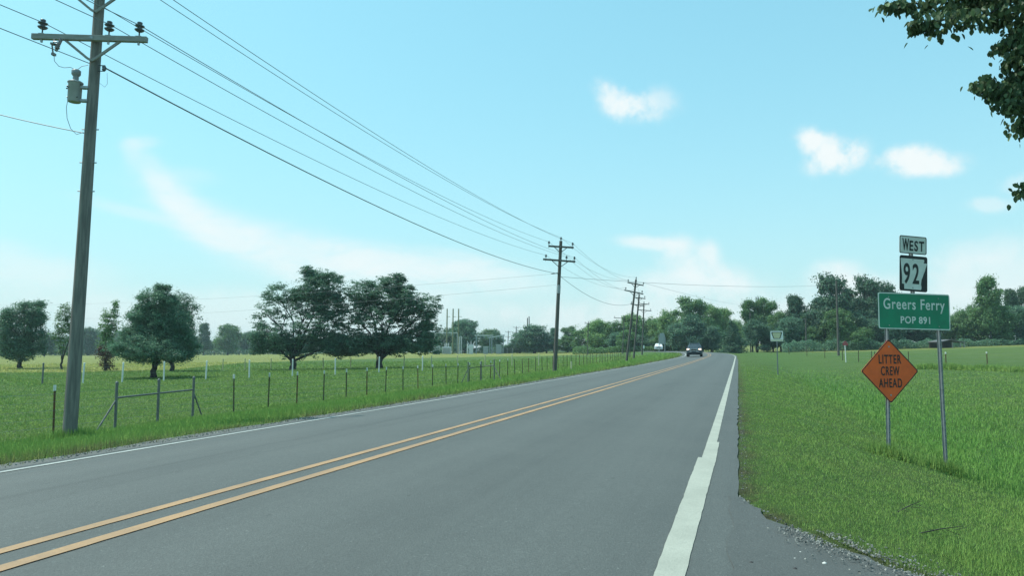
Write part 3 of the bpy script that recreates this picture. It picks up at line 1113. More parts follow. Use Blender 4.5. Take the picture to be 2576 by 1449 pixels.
make_tree("oak_tree", 'broad dark oak with sky gaps in its middle, right of the pair', 955, 85.0,
          [(965, 745, 64, 50), (985, 715, 36, 26), (910, 735, 46, 32, 0.85), (1020, 760, 46, 38, 0.85), (885, 790, 46, 48, 0.8), (960, 800, 70, 34, 0.5), (1040, 805, 48, 44, 0.75), (1075, 770, 34, 34, 0.9),
           (900, 860, 64, 34), (970, 865, 70, 32), (1040, 860, 56, 34), (1082, 835, 30, 50), (1000, 700, 18, 12), (1085, 882, 22, 12, 0.5)],
          'leaf_dark', trunk_px=19, fork_px=905, density=6.6, clump=0.30, flat=0.4, limbs=11)
make_tree("shade_tree", 'dense dark tree at the left edge of the view, left of the tall pole', 52, 88.0,
          [(55, 830, 52, 66), (30, 835, 30, 60), (85, 840, 28, 56), (60, 785, 38, 28), (55, 885, 48, 26), (95, 800, 14, 30, 0.5)],
          'leaf_dark', trunk_px=13, fork_px=915, density=5.6)
make_tree("sapling_tree", 'thin upright young tree beside the left of the tall wooden pole', 156, 84.0,
          [(160, 785, 14, 30, 0.6), (150, 820, 16, 26, 0.6), (158, 850, 20, 30), (166, 800, 12, 30, 0.7), (142, 800, 6, 18, 0.6), (155, 880, 18, 16, 0.5)],
          'leaf_mid', trunk_px=6, fork_px=905, density=3.2, clump=0.3, per=14, limbs=5)
make_tree("sapling_tree", 'ragged two topped young tree with reddish foot right of the tall pole', 268, 82.0,
          [(282, 775, 10, 24, 0.7), (264, 795, 8, 20, 0.7), (290, 765, 7, 14, 0.5), (272, 830, 20, 34), (285, 815, 14, 24), (270, 868, 24, 26)],
          'leaf_mid', trunk_px=7, fork_px=890, density=3.6, clump=0.28, per=14, limbs=5)
make_tree("red_shrub", 'reddish brown shrub crowding the foot of the ragged young tree', 267, 80.5,
          [(268, 890, 24, 18), (266, 912, 16, 18), (276, 925, 16, 10, 0.6)], 'leaf_red', trunk_px=5, fork_px=930, density=3.0, clump=0.3, per=12, cat='shrub', limbs=3)


# ---- distant woods: a handful of tree shapes, each individual turned and scaled
def far_lobes(W, H, kind, rng):
    out = []
    if kind == 'pine':
        for i in range(22):
            t = rng.uniform(0.12, 0.97)
            w = W * 0.42 * (1.2 - t) * rng.uniform(0.6, 1.0) + W * 0.12
            a = rng.uniform(0, 6.28)
            out.append((math.cos(a) * W * 0.25 * (1.2 - t), math.sin(a) * W * 0.25 * (1.2 - t), H * t, w, w, H * 0.085, 1.0))
    elif kind == 'tall_pine':
        for i in range(34):
            t = rng.uniform(0.22, 0.98)
            w = W * rng.uniform(0.11, 0.23) * (1.25 - 0.6 * t)
            a = rng.uniform(0, 6.28)
            rr = W * 0.38 * (1.2 - t) * rng.uniform(0.2, 1.0)
            out.append((math.cos(a) * rr, math.sin(a) * rr, H * t, w, w, H * 0.05, 1.0))
    elif kind == 'bush':
        for i in range(6):
            out.append((rng.uniform(-0.3, 0.3) * W, rng.uniform(-0.3, 0.3) * W, H * rng.uniform(0.25, 0.65), W * 0.28, W * 0.28, H * 0.32, 1.0))
    elif kind == 'cone':
        for i in range(9):
            t = (i + 0.6) / 9
            w = W * 0.5 * (1.05 - t) + 0.08 * W
            out.append((rng.uniform(-0.06, 0.06) * W, 0, H * t, w, w, H * 0.10, 1.0))
    elif kind == 'airy':
        out.append((0, 0, H * 0.45, W * 0.30, W * 0.30, H * 0.26, 0.8))
        for i in range(30):
            a, t = rng.uniform(0, 6.28), rng.uniform(0.22, 0.94)
            rr = W * 0.38 * rng.uniform(0.3, 1.0) * math.sin(min(1, (t - 0.2) * 1.25) * 3.0) ** 0.5 if t < 0.95 else 0
            out.append((math.cos(a) * rr, math.sin(a) * rr, H * t, W * rng.uniform(0.08, 0.15), W * 0.12, H * rng.uniform(0.04, 0.08), 1.0))
    else:
        for i in range(26):
            a, t = rng.uniform(0, 6.28), rng.uniform(0.14, 0.90)
            rr = W * 0.40 * rng.uniform(0.4, 1.0) * math.sqrt(max(0.05, 1 - ((t - 0.45) / 0.5) ** 2))
            w = W * rng.uniform(0.10, 0.19)
            out.append((math.cos(a) * rr, math.sin(a) * rr, H * t, w, w, H * rng.uniform(0.07, 0.12), 1.0))
        out.append((0, 0, H * 0.52, W * 0.38, W * 0.38, H * 0.34, 1.0))
    return out


PROTO = {}


def proto_tree(kind, var, leaf_mat, n_leaf, leaf):
    """unit tree: about 10 m wide and 10 m tall"""
    key = (kind, var, leaf_mat)
    if key in PROTO:
        return PROTO[key]
    rng = np.random.default_rng(abs(hash(kind)) % 1000 + var * 17 if False else sum(map(ord, kind)) + var * 17)
    W, H = 10.0, 10.0
    lobes = far_lobes(W, H, kind, rng)
    per = 22
    P, D = crown_cloud(lobes, n_leaf // per, per, 0.42 if 'pine' not in kind else 0.36, 0.6, 0.35, rng)
    P[:, 2] = np.maximum(P[:, 2], 0.05)
    crown_ = fast_mesh("crown", quads(P, np.full(len(P), leaf), out=D), np.arange(4 * len(P)), 4, M[leaf_mat])
    tr = {'bush': 0.12, 'cone': 0.12, 'pine': 0.24, 'tall_pine': 0.22}.get(kind, 0.28)
    trunk = trunk_mesh(H, tr, lobes, M['pine_bark' if 'pine' in kind else 'bark'], None, limbs=5, top=H * (0.92 if 'pine' in kind or kind == 'cone' else 0.5 if kind != 'bush' else 0.25))
    PROTO[key] = (crown_.data, trunk.data)
    bpy.data.objects.remove(crown_)
    bpy.data.objects.remove(trunk)
    return PROTO[key]


def far_tree(name, label, u, vt, wpx, y, kind='round', leaf_mat='leaf_far', var=None, group=None, cat='tree', n_leaf=20000, leaf=0.33, vb=None):
    p = stand(u, y) if vb is None else at(u, vb, y)
    var = random.randrange(2) if var is None else var
    cm, tm = proto_tree(kind, var, leaf_mat, n_leaf, leaf)
    m = y / FOCAL
    top = at(u, vt, y)[2]
    H = max(0.8, top - p[2]) * 1.0
    W = wpx * m
    root = empty(name, p, random.uniform(0, 6.28), label, cat, group)
    root.scale = (W / 7.6, W / 7.6, H / 9.5)
    for nm, d in (("trunk", tm), ("crown", cm)):
        o = bpy.data.objects.new(nm, d)
        COL.objects.link(o)
        o.parent = root
    return root


# left horizon: the long treeline behind the hay field
TL = 'trees of the long treeline behind the hay field'
for u, vt, w, y, lb in [
        (-8, 842, 60, 395, 'hazy treeline tree at the very left edge of the view'), (35, 850, 70, 400, 'hazy treeline tree behind the dense tree at the left edge'),
        (112, 838, 44, 300, 'darker treeline tree just right of the dense tree at the left edge'), (140, 848, 50, 380, 'hazy treeline tree behind the thin upright young tree'),
        (185, 842, 60, 380, 'hazy treeline tree behind the tall pole'), (222, 826, 58, 370, 'tallest hazy treeline tree between the tall pole and the ragged young tree'),
        (250, 836, 60, 385, 'hazy treeline tree just left of the ragged young tree'), (300, 830, 70, 380, 'hazy treeline tree between the ragged young tree and the dense round tree'),
        (345, 838, 60, 390, 'hazy treeline tree behind the left half of the dense round tree'), (410, 850, 70, 395, 'hazy treeline tree behind the right half of the dense round tree'),
        (480, 838, 56, 390, 'hazy treeline tree at the right edge of the dense round tree'), (540, 856, 50, 385, 'low hazy treeline tree left of the lone rounded treeline tree'),
        (602, 838, 50, 390, 'hazy treeline tree just right of the lone rounded treeline tree'), (632, 836, 60, 380, 'hazy treeline tree at the left edge of the left oak'),
        (690, 846, 70, 390, 'hazy treeline tree behind the left part of the left oak'), (760, 850, 70, 395, 'hazy treeline tree behind the trunk of the left oak'),
        (850, 846, 80, 390, 'hazy treeline tree in the gap between the two oaks'), (920, 850, 70, 385, 'hazy treeline tree behind the left part of the right oak'),
        (1000, 850, 80, 390, 'hazy treeline tree behind the right part of the right oak'), (1075, 850, 60, 385, 'hazy treeline tree at the right edge of the right oak')]:
    far_tree("treeline_tree", lb, u, vt, w, y, 'round', 'leaf_far', group=TL)
far_tree("treeline_tree", 'tall narrow tree of the treeline just right of the dense round tree', 512, 818, 40, 345, 'tall_pine', 'leaf_far')
far_tree("treeline_tree", 'rounded taller tree of the treeline standing alone between two gaps', 573, 818, 62, 330, 'round', 'leaf_mid')


def hedge(name, label, u0, u1, y, v_top, n, leaf_mat, leaf, depth=6.0):
    us = RNG.uniform(u0, u1, n)
    ys = y + RNG.uniform(-depth, depth, n)
    x = (us - 1288) / FOCAL * ys
    z0 = ground_z(x, ys)
    hh = (883 - v_top) / FOCAL * y + EYE[2] - z0
    hh = np.maximum(hh * (0.75 + 0.35 * wob(us, us * 0, 0.13, 2.0)), 0.6)
    z = z0 + hh * RNG.uniform(0, 1, n) ** 0.8
    P = np.stack([x, ys, z], 1)
    o = fast_mesh(name, quads(P, np.full(n, leaf)), np.arange(4 * n), 4, M[leaf_mat])
    return tag(o, label, 'undergrowth', kind='stuff')


hedge("undergrowth", 'low green undergrowth along the foot of the long treeline', -120, 1110, 372, 872, 16000, 'leaf_far', 0.75)

hedge("distant_wood", 'far wood along the horizon beyond the left edge of the hay field', -1500, -60, 372, 842, 26000, 'leaf_far', 0.9, 8.0)['category'] = 'wood'

# middle distance: behind the substation and along the bend
far_tree("field_tree", 'dark bushy tree behind the substation under three tall poles', 1170, 806, 78, 262, 'round', 'leaf_dark', 0)
far_tree("field_tree", 'greyish tree at the left behind the substation transformer', 1125, 822, 60, 280, 'round', 'leaf_far', 1)
far_tree("field_tree", 'light green tree behind the substation gantry', 1228, 828, 62, 285, 'round', 'leaf_mid', 2)
far_tree("field_tree", 'small dark tree at the right end of the substation', 1250, 830, 26, 262, 'round', 'leaf_dark', 1)
far_tree("field_tree", 'dark tree below two bare pole tops, right of the substation', 1345, 818, 92, 240, 'round', 'leaf_dark', 2)
far_tree("field_tree", 'low dark tree sloping down left from the two bare poles', 1308, 852, 60, 250, 'round', 'leaf_dark', 0)
far_tree("field_tree", 'very low dark tree left of the sloping tree by two bare poles', 1282, 866, 50, 255, 'bush', 'leaf_dark', 0)
far_tree("field_tree", 'narrow dark tree with flat top directly behind the second pole', 1392, 829, 30, 245, 'tall_pine', 'leaf_dark', 1)
far_tree("field_tree", 'dark green tree just left of the second utility pole', 1375, 842, 50, 238, 'round', 'leaf_dark', 1)
far_tree("field_tree", 'pale green tree showing between second pole and the long mixed wood', 1432, 824, 44, 260, 'airy', 'leaf_mid', 1)
far_tree("field_tree", 'low mid green tree right beside the second utility pole', 1428, 846, 56, 235, 'round', 'leaf_mid', 2)
for i, (u, vt, w, y, lm, kd, lb) in enumerate([
        (1478, 812, 66, 215, 'leaf_mid', 'round', 'round green tree at the left end of the mixed wood on the bend'),
        (1505, 806, 62, 208, 'leaf_light', 'round', 'light green tree behind a short pole in the mixed wood'),
        (1545, 806, 66, 206, 'leaf_mid', 'round', 'mid green tree in the middle of the mixed wood on the bend'),
        (1552, 838, 44, 196, 'leaf_dark', 'round', 'dark tree low in front of the mixed wood left of leaning pole'),
        (1590, 792, 60, 205, 'leaf_light', 'round', 'light tree behind the leaning third utility pole'),
        (1625, 796, 56, 210, 'leaf_mid', 'round', 'green tree behind the fourth and fifth utility poles'),
        (1652, 806, 56, 204, 'leaf_light', 'round', 'light green tree above the back of the road sign'),
        (1600, 842, 60, 196, 'leaf_dark', 'round', 'dark low tree behind the feet of the leaning poles'),
        (1640, 846, 44, 200, 'leaf_dark', 'round', 'dark low tree just left of the back of the road sign'),
        (1575, 832, 46, 192, 'leaf_mid', 'round', 'small round tree left of the leaning pole foot'),
        (1692, 778, 64, 196, 'leaf_light', 'round', 'light green tree right of the back of the road sign'),
        (1708, 822, 44, 186, 'leaf_light', 'airy', 'slim bright tree left of the dark oncoming vehicle'),
        (1740, 754, 84, 190, 'leaf_mid', 'airy', 'tallest tree of the wood behind the oncoming vehicle'),
        (1730, 790, 84, 184, 'leaf_dark', 'round', 'dark tree directly behind the oncoming vehicle'),
        (1768, 800, 70, 188, 'leaf_mid', 'round', 'mid green tree right above the oncoming vehicle'),
        (1793, 772, 56, 198, 'leaf_light', 'airy', 'light airy tree on the right shoulder of the tallest tree'),
        (1815, 782, 56, 202, 'leaf_light', 'airy', 'light green tree above the dark conical evergreen'),
        (1850, 802, 50, 205, 'leaf_light', 'round', 'yellow green tree right of the dark conical evergreen'),
        (1790, 822, 60, 182, 'leaf_dark', 'round', 'dark spreading tree with bare trunk over a sunlit patch'),
        (1666, 832, 46, 190, 'leaf_mid', 'round', 'mid green tree close behind the back of the road sign')]):
    far_tree("roadside_tree", lb, u, vt, w, y, kd, lm)
far_tree("conical_evergreen", 'dark conical evergreen at the outside of the road bend', 1842, 814, 50, 150, 'cone', 'leaf_pine', 0)
for i, (u, vt, w, y, lm, kd, lb) in enumerate([
        (1893, 762, 56, 172, 'leaf_mid', 'airy', 'airy tree just right of the bend with twin poles above it'),
        (1930, 757, 60, 172, 'leaf_mid', 'airy', 'airy round topped tree right of the twin pole tops'),
        (1905, 802, 70, 160, 'leaf_dark', 'round', 'dark tree under the airy trees left of the cream sign'),
        (1945, 812, 56, 162, 'leaf_dark', 'round', 'dark tree directly behind the cream sign'),
        (2003, 752, 66, 160, 'leaf_pine', 'tall_pine', 'round topped pine between the cream sign and the tall pines'),
        (1990, 800, 70, 156, 'leaf_dark', 'round', 'dark tree below the round topped pine'),
        (2048, 776, 60, 165, 'leaf_mid', 'round', 'mid green tree between the round pine and the tallest pine'),
        (2040, 820, 60, 155, 'leaf_mid', 'round', 'low mid green tree left of the right hand pole'),
        (1965, 786, 60, 163, 'leaf_mid', 'round', 'mid green tree in the gap right of the cream sign'),
        (2062, 760, 56, 166, 'leaf_pine', 'tall_pine', 'narrow pine close to the left of the tallest pine'),
        (2138, 738, 62, 164, 'leaf_pine', 'tall_pine', 'slim pine filling the gap between the two tallest pines'),
        (2268, 752, 70, 162, 'leaf_dark', 'round', 'dark tree behind the route marker above the green sign'),
        (2092, 697, 104, 158, 'leaf_pine', 'pine', 'tallest dark pine behind the right hand utility pole'),
        (2112, 780, 80, 152, 'leaf_mid', 'round', 'green tree at the foot of the tallest pine'),
        (2180, 702, 92, 160, 'leaf_pine', 'pine', 'dark pine right of the tallest pine'),
        (2232, 716, 70, 158, 'leaf_pine', 'pine', 'dark pine half hidden by the green town sign'),
        (2165, 780, 80, 155, 'leaf_dark', 'round', 'dark tree below the pines right of the pole'),
        (2150, 818, 60, 150, 'leaf_mid', 'bush', 'low rounded tree behind the small red sign'),
        (2225, 800, 80, 152, 'leaf_dark', 'round', 'dark tree behind the left end of the green town sign'),
        (2290, 790, 90, 158, 'leaf_dark', 'round', 'dark tree behind the middle of the green town sign'),
        (2350, 790, 90, 160, 'leaf_dark', 'round', 'dark tree behind the open shed'),
        (2412, 778, 64, 156, 'leaf_mid', 'round', 'mid green tree right of the green town sign'),
        (2440, 764, 70, 160, 'leaf_mid', 'round', 'rounded tree left of the tall open topped tree'),
        (2495, 706, 66, 150, 'leaf_mid', 'airy', 'tall open topped tree with visible trunk in the right field'),
        (2500, 768, 104, 152, 'leaf_mid', 'round', 'broad lower crown around the tall open topped tree'),
        (2550, 736, 60, 165, 'leaf_far', 'tall_pine', 'greyish pine at the right edge of the view'),
        (2590, 728, 60, 165, 'leaf_far', 'tall_pine', 'greyish pine cut by the right edge of the view'),
        (2560, 772, 80, 155, 'leaf_dark', 'round', 'dark tree below the greyish pines at the right edge')]):
    far_tree("woodland_tree", lb, u, vt, w, y, kd, lm, n_leaf=22000 if 'pine' in kd else 20000)
hedge("undergrowth", 'dark low undergrowth under the trees of the right hand wood', 1965, 2760, 150, 850, 30000, 'leaf_dark', 0.26, 4.0)
hedge("undergrowth", 'light green undergrowth at the foot of the wood on the bend', 1440, 1735, 192, 868, 14000, 'leaf_mid', 0.28, 3.0)
hedge("undergrowth", 'dark brush behind the substation and the far centre of field', 1100, 1450, 262, 868, 6000, 'leaf_dark', 0.55, 4.0)


# ---- the tree that hangs into the view from the right
def leaf_shape():
    """one broad pointed leaf, folded a little along its rib; base at the origin, tip along -Z"""
    o = [(0, 0), (0.26, -0.18), (0.34, -0.45), (0.22, -0.78), (0, -1.0)]
    v = [(0, 0.0, z) for x, z in o] + [(x, 0.10 * x / 0.34, z) for x, z in o[1:4]] + [(-x, 0.10 * x / 0.34, z) for x, z in o[1:4]]
    f = [(0, 1, 5), (1, 2, 6, 5), (2, 3, 7, 6), (3, 4, 7), (0, 8, 1), (1, 8, 9, 2), (2, 9, 10, 3), (3, 10, 4)]
    return np.array(v), f


def build_near_tree():
    Y = 9.0
    root = empty("overhanging_tree", stand(3300, 9.6), 0, 'leafy tree with big dark leaves hanging in from the upper right corner', 'tree')
    base = np.array(root.location)
    twigs = [[(2640, -90), (2480, 8), (2380, 6), (2290, 8), (2222, 14)], [(2640, -60), (2480, 40), (2390, 46), (2330, 58), (2296, 64)],
             [(2660, -20), (2560, 30), (2520, 40), (2490, 62)], [(2660, 20), (2580, 90), (2540, 108), (2510, 118)], [(2660, 60), (2590, 130), (2552, 156), (2530, 160)],
             [(2680, 120), (2590, 190), (2558, 200), (2525, 206)],
             [(2700, 120), (2600, 210), (2540, 226), (2480, 210), (2462, 208)], [(2700, 140), (2600, 232), (2540, 244), (2490, 228)], [(2700, 180), (2610, 250), (2570, 262), (2525, 262)],
             [(2720, 220), (2620, 300), (2580, 300), (2556, 316)], [(2720, 240), (2640, 330), (2590, 320), (2570, 300)],
             [(2740, 380), (2640, 470), (2600, 472), (2574, 478)],
             [(2660, -80), (2560, -20), (2480, -20), (2400, -16)], [(2700, -40), (2600, 30), (2570, 60), (2545, 90)], [(2700, 0), (2600, 70), (2575, 110), (2560, 140)],
             [(2720, 60), (2620, 160), (2590, 180), (2570, 190)], [(2660, -90), (2520, -10), (2440, 16), (2410, 20)], [(2720, 150), (2620, 240), (2590, 262), (2560, 240)]]
    LV, LF = leaf_shape()
    wood = MB()
    tips, inner = [], []
    fork = at(2900, 560, 9.4)
    for ti, tw in enumerate(twigs):
        yy = Y + random.uniform(-0.5, 0.6)
        P = [Vector(at(u, v, yy + 0.1 * i)) - Vector(base) for i, (u, v) in enumerate(tw)]
        wood.tube([Vector(fork) - Vector(base) + Vector((0, 0, 0.35 * random.random()))] + P, [0.05, 0.022] + [0.012] * (len(P) - 2) + [0.004], 5, caps=False)
        L = sum((P[i + 1] - P[i]).length for i in range(len(P) - 1))
        n = int(L * 290)
        for _ in range(n):
            t = random.random() ** 0.8 * (len(P) - 1)
            i = min(int(t), len(P) - 2)
            c = P[i].lerp(P[i + 1], t - i)
            end = t > len(P) - 1.9
            sp = 0.050 if end else 0.095
            c = c + Vector((random.gauss(0, sp), random.gauss(0, sp * 1.3), random.gauss(0, sp * 0.75) - 0.005))
            (tips if end or random.random() < 0.25 else inner).append(c)
    tr = MB()
    tb = Vector((0, 0, 0))
    tr.tube([tb + Vector((0, 0, -0.3)), tb + Vector((0.02, 0, 1.2)), Vector(fork) - Vector(base)], [0.19, 0.15, 0.11], 10)
    tr.tube([Vector(fork) - Vector(base), Vector(fork) - Vector(base) + Vector((0.2, 0.3, 2.5)), Vector(fork) - Vector(base) + Vector((0.1, 0.6, 4.2))], [0.11, 0.07, 0.03], 8)
    tr.build("trunk", M['bark'], root)
    wood.build("branch", M['bark'], root)
    # crown beyond the frame
    hi = Vector(fork) - Vector(base) + Vector((0.6, 0.4, 2.6))
    for _ in range(1600):
        d = Vector((random.gauss(0, 1), random.gauss(0, 1), random.gauss(0, 1))).normalized() * random.uniform(0.5, 1.0)
        c = hi + Vector((d.x * 1.5, d.y * 1.6, d.z * 1.5))
        inner.append(c)

    def leaf_mats(pts):
        out = []
        for c in pts:
            q = Matrix.Rotation(random.uniform(0, 6.28), 4, 'Z') @ Matrix.Rotation(random.gauss(0.30, 0.35), 4, 'X') @ Matrix.Rotation(random.gauss(0, 0.35), 4, 'Y')
            s = random.uniform(0.060, 0.105)
            out.append(Matrix.Translation(c) @ q @ Matrix.Scale(s, 4))
        return out
    random.shuffle(tips)
    single, rest = tips[:296], tips[296:] + inner
    me = bpy.data.meshes.new("leaf")
    me.from_pydata([tuple(p) for p in LV], [], LF)
    me.materials.append(M['leaf_near'])
    for mt in leaf_mats(single):
        o = bpy.data.objects.new("leaf", me)
        COL.objects.link(o)
        o.parent = root
        o.matrix_local = mt
    V, F = [], []
    H4 = np.concatenate([LV, np.ones((len(LV), 1))], 1)
    tri = [(f[0], f[i], f[i + 1]) for f in LF for i in range(1, len(f) - 1)]
    tri = np.array(tri)
    for i, mt in enumerate(leaf_mats(rest)):
        V.append((H4 @ np.array(mt).T)[:, :3])
        F.append(tri + i * len(LV))
    fo = fast_mesh("foliage", np.concatenate(V), np.concatenate(F).reshape(-1), 3, M['leaf_near'], parent=root)
    fo['kind'] = 'stuff'


build_near_tree()

# ---------------------------------------------------------------- utility poles and their wires
class Pole:
    pass


def insulator(parent, p, k=1.0):
    b = MB()
    b.lathe([(0.014, -0.10), (0.014, 0.0), (0.045, 0.005), (0.085, 0.03), (0.10, 0.05), (0.045, 0.07), (0.045, 0.10), (0.085, 0.115), (0.098, 0.135), (0.045, 0.155),
             (0.04, 0.17), (0.055, 0.185), (0.05, 0.21), (0.03, 0.215)], 12)
    b.v = [(x * k, y * k, z * k) for x, y, z in b.v]
    return b.build("insulator", M['porcelain'], parent, loc=p)


def make_pole(label, foot, top, r0, r1, wood, arm_wood, arms, arm_rot=0.0, group=None, n=14, detail=True, cap=True):
    """arms: (z along the pole, half left, half right, insulator offsets, drop of right end)"""
    foot, top = Vector(foot), Vector(top)
    H = (top - foot).length
    q = (top - foot).to_track_quat('Z', 'Y')
    root = empty("utility_pole", foot, 0, label, 'utility pole', group)
    root.rotation_euler = q.to_euler()
    # keep local X along the picture's left-right
    ex = Matrix.Rotation(arm_rot, 3, 'Z') @ Vector((1, 0, 0))
    zc = (top - foot).normalized()
    ex = (ex - zc * ex.dot(zc)).normalized()
    ey = zc.cross(ex)
    mw = Matrix((ex, ey, zc)).transposed()
    root.rotation_euler = mw.to_euler()
    b = MB()
    b.tube([(0, 0, -0.6), (0, 0, 0.2), (0.004, 0.0, H * 0.33), (-0.004, 0, H * 0.66), (0, 0, H)], [r0 * 1.02, r0, r0 + (r1 - r0) * 0.33, r0 + (r1 - r0) * 0.66, r1], n)
    b.build("shaft", M[wood], root)
    res = Pole()
    res.root, res.H, res.mw, res.foot, res.q = root, H, mw, foot, mw
    res.pts = []
    for z, hl, hr, offs, drop, sz in arms:
        rr = r0 + (r1 - r0) * z / H
        y = -rr - sz * 0.42
        m = MB()
        tilt = Matrix.Rotation(drop, 3, 'Y')
        m.box(((hr - hl) / 2, y, z), (hl + hr, sz * 0.8, sz), tilt)
        arm = m.build("crossarm", M[arm_wood], root, bevel=0.006 if detail else 0)

        def on(x, dz):
            v = tilt @ Vector((x - (hr - hl) / 2, 0, dz))
            return Vector((v.x + (hr - hl) / 2, y, v.z + z))
        for sgn, reach in ((-1, hl), (1, hr)):
            e = on(sgn * min(hl, hr) * 0.52, -sz * 0.5)
            st = Vector((sgn * rr * 0.9, y * 0.95, z - 0.52 * min(hl, hr) * 0.62 - sz * 0.5))
            bb = MB()
            bb.bar(st, e + Vector((0, 0, 0.02)), 0.05 * (1 if detail else 1.1), 0.035)
            if detail:
                bb.bar(st + Vector((0, 0.002, 0)), st + Vector((-sgn * rr * 0.85, -0.0, -0.05)), 0.05, 0.035)
            bb.build("brace", M[arm_wood], root)
        pts = []
        for x in offs:
            p = on(x, sz * 0.5 + 0.10)
            insulator(root, p)
            pts.append(p + Vector((0, 0, 0.15)))
            if detail:
                hw = MB()
                hw.box(on(x, -sz * 0.5 - 0.03), (0.035, 0.035, 0.06))
                hw.box(on(x, sz * 0.5 + 0.004) , (0.11, sz * 0.8, 0.012))
                hw.build("insulator_pin", M['galvanised'], root)
        res.pts.append([foot + mw @ p for p in pts])
        if detail:
            hb = MB()
            hb.box(on(0, 0) + Vector((0, -sz * 0.42, 0)), (0.06, 0.02, 0.06))
            hb.build("arm_bolt", M['galvanised'], root)
    if cap:
        insulator(root, Vector((0, 0, H + 0.08)))
        res.cap = foot + mw @ Vector((0, 0, H + 0.25))
    res.world = lambda p: foot + mw @ Vector(p)
    return res


# pole beside the car
y1 = 15.0
f1 = at(175, 1092, y1)
f1[2] = gz(f1[0], f1[1])
a1 = at(243.5, 103, y1)
ax1 = Vector(a1) - Vector(f1)
zarm = ax1.length
ax1.normalize()
y2 = 54.75
f2 = stand(1395, y2)
t2 = at(1411, 606, y2)
top_over_arm = 1.40
t1 = Vector(f1) + ax1 * (zarm + top_over_arm + 0.1)
upm = y1 / FOCAL
P1 = make_pole('tall weathered grey pole with can transformer at left, nearest the road', f1, t1, 0.135, 0.098, 'pole_wood', 'arm_wood',
               [(zarm, 155.5 * upm, 140.5 * upm, [-131 * upm, 41 * upm, 119 * upm], math.radians(0.6), 0.115),
                (zarm + 1.02, 1.10, 1.05, [-0.98, 0.93], math.radians(0.6), 0.115)], arm_rot=0.0)
# bits bolted to the first pole
r_ = 0.12
hwm = MB()
for z in (zarm - 2.6, zarm - 3.2, zarm - 1.9):
    hwm.tube([(-r_ - 0.05, -0.02, z), (r_ + 0.06, -0.02, z)], 0.012, 6)
hwm.build("through_bolt", M['galvanised'], P1.root)
cl = MB()
cz = zarm - 0.60
cl.tube([(r_ * 0.8, -0.05, cz + 0.06), (r_ + 0.12, -0.05, cz + 0.06)], 0.010, 6)
cl.tube([(r_ * 0.8, -0.05, cz - 0.06), (r_ + 0.12, -0.05, cz - 0.06)], 0.010, 6)
cl.lathe([(0.03, -0.05), (0.045, -0.02), (0.03, 0.0), (0.045, 0.02), (0.03, 0.05)], 10, base=(r_ + 0.10, -0.05, cz))
cl.build("clevis", M['porcelain'], P1.root)
neutral1 = P1.world((r_ + 0.14, -0.05, cz))
# fused cutout hanging under the left half of the arm
co = MB()
cx = -78 * upm
ky = -0.22
co.tube([(cx - 0.12, ky, zarm - 0.06), (cx - 0.10, ky - 0.05, zarm - 0.14), (cx - 0.02, ky - 0.06, zarm - 0.15)], 0.014, 6)
co.tube([(cx + 0.02, ky, zarm - 0.06), (cx - 0.03, ky - 0.06, zarm - 0.34)], [0.035, 0.028], 8)
co.lathe([(0.03, 0), (0.055, 0.02), (0.03, 0.04), (0.055, 0.06), (0.03, 0.08), (0.05, 0.10), (0.03, 0.12)], 10, base=(cx - 0.01, ky - 0.06, zarm - 0.30))
co.tube([(cx - 0.10, ky - 0.10, zarm - 0.20), (cx - 0.06, ky - 0.10, zarm - 0.42)], 0.016, 6)
co.box((cx - 0.06, ky - 0.08, zarm - 0.42), (0.06, 0.08, 0.05))
co.box((cx - 0.09, ky - 0.08, zarm - 0.20), (0.07, 0.08, 0.04))
co.build("fuse_cutout", M['brown_porcelain'], P1.root)
ld = MB()
ld.tube([(cx - 0.05, ky - 0.08, zarm - 0.44), (cx - 0.05, ky - 0.06, zarm - 0.55), (cx + 0.0, -0.2, zarm - 0.63), (cx + 0.08, -0.15, zarm - 0.64), (cx + 0.18, -0.10, zarm - 0.61), (-0.35, -0.06, zarm - 0.65)], 0.006, 5)
ld.tube([(-0.34, -0.06, zarm - 0.65), (-0.24, -0.06, zarm - 0.57), (-r_ + 0.01, -0.06, zarm - 0.54)], 0.006, 5)
ld.tube([(-0.475, -0.06, zarm - 1.24), (-0.50, -0.06, zarm - 1.45), (-0.47, -0.06, zarm - 1.68), (-0.38, -0.06, zarm - 1.90), (-0.25, -0.06, zarm - 2.02), (-r_, -0.05, zarm - 1.97)], 0.006, 5)
ld.tube([(r_, -0.05, zarm - 0.9), (r_ + 0.14, -0.05, zarm - 1.0), (r_ + 0.19, -0.05, zarm - 0.93), (r_ + 0.17, -0.05, zarm - 0.70)], 0.004, 4)
ld.build("jumper_wire", M['alu_wire'], P1.root)

# the transformer on its left side
tz0, tz1 = zarm - 1.085, zarm - 1.085 + 0.30
tw = P1.world((-43 * upm, -0.06, zarm - 1.12))
tr = empty("transformer", tw, 0, 'grey can transformer hung on the left side of the nearest pole', 'transformer')
tr.rotation_euler = P1.root.rotation_euler
b = MB().lathe([(0.115, -0.22), (0.128, -0.20), (0.130, 0.16), (0.135, 0.165), (0.135, 0.18), (0.12, 0.185)], 20)
b.build("tank", M['tank_grey'], tr)
b = MB().lathe([(0.145, 0.18), (0.150, 0.19), (0.148, 0.205), (0.10, 0.235), (0.05, 0.245)], 20)
b.build("lid", M['tank_grey'], tr)
b = MB().lathe([(0.06, 0.235), (0.045, 0.26), (0.062, 0.275), (0.045, 0.29), (0.062, 0.305), (0.045, 0.32), (0.062, 0.335), (0.07, 0.35), (0.088, 0.37), (0.090, 0.45), (0.06, 0.475), (0.02, 0.48)], 16)
b.build("bushing", M['bushing_grey'], tr)
b = MB()
for z in (0.10, -0.18):
    b.box((0.205, 0.02, z), (0.16, 0.10, 0.05))
b.build("bracket", M['galvanised'], tr)
b = MB()
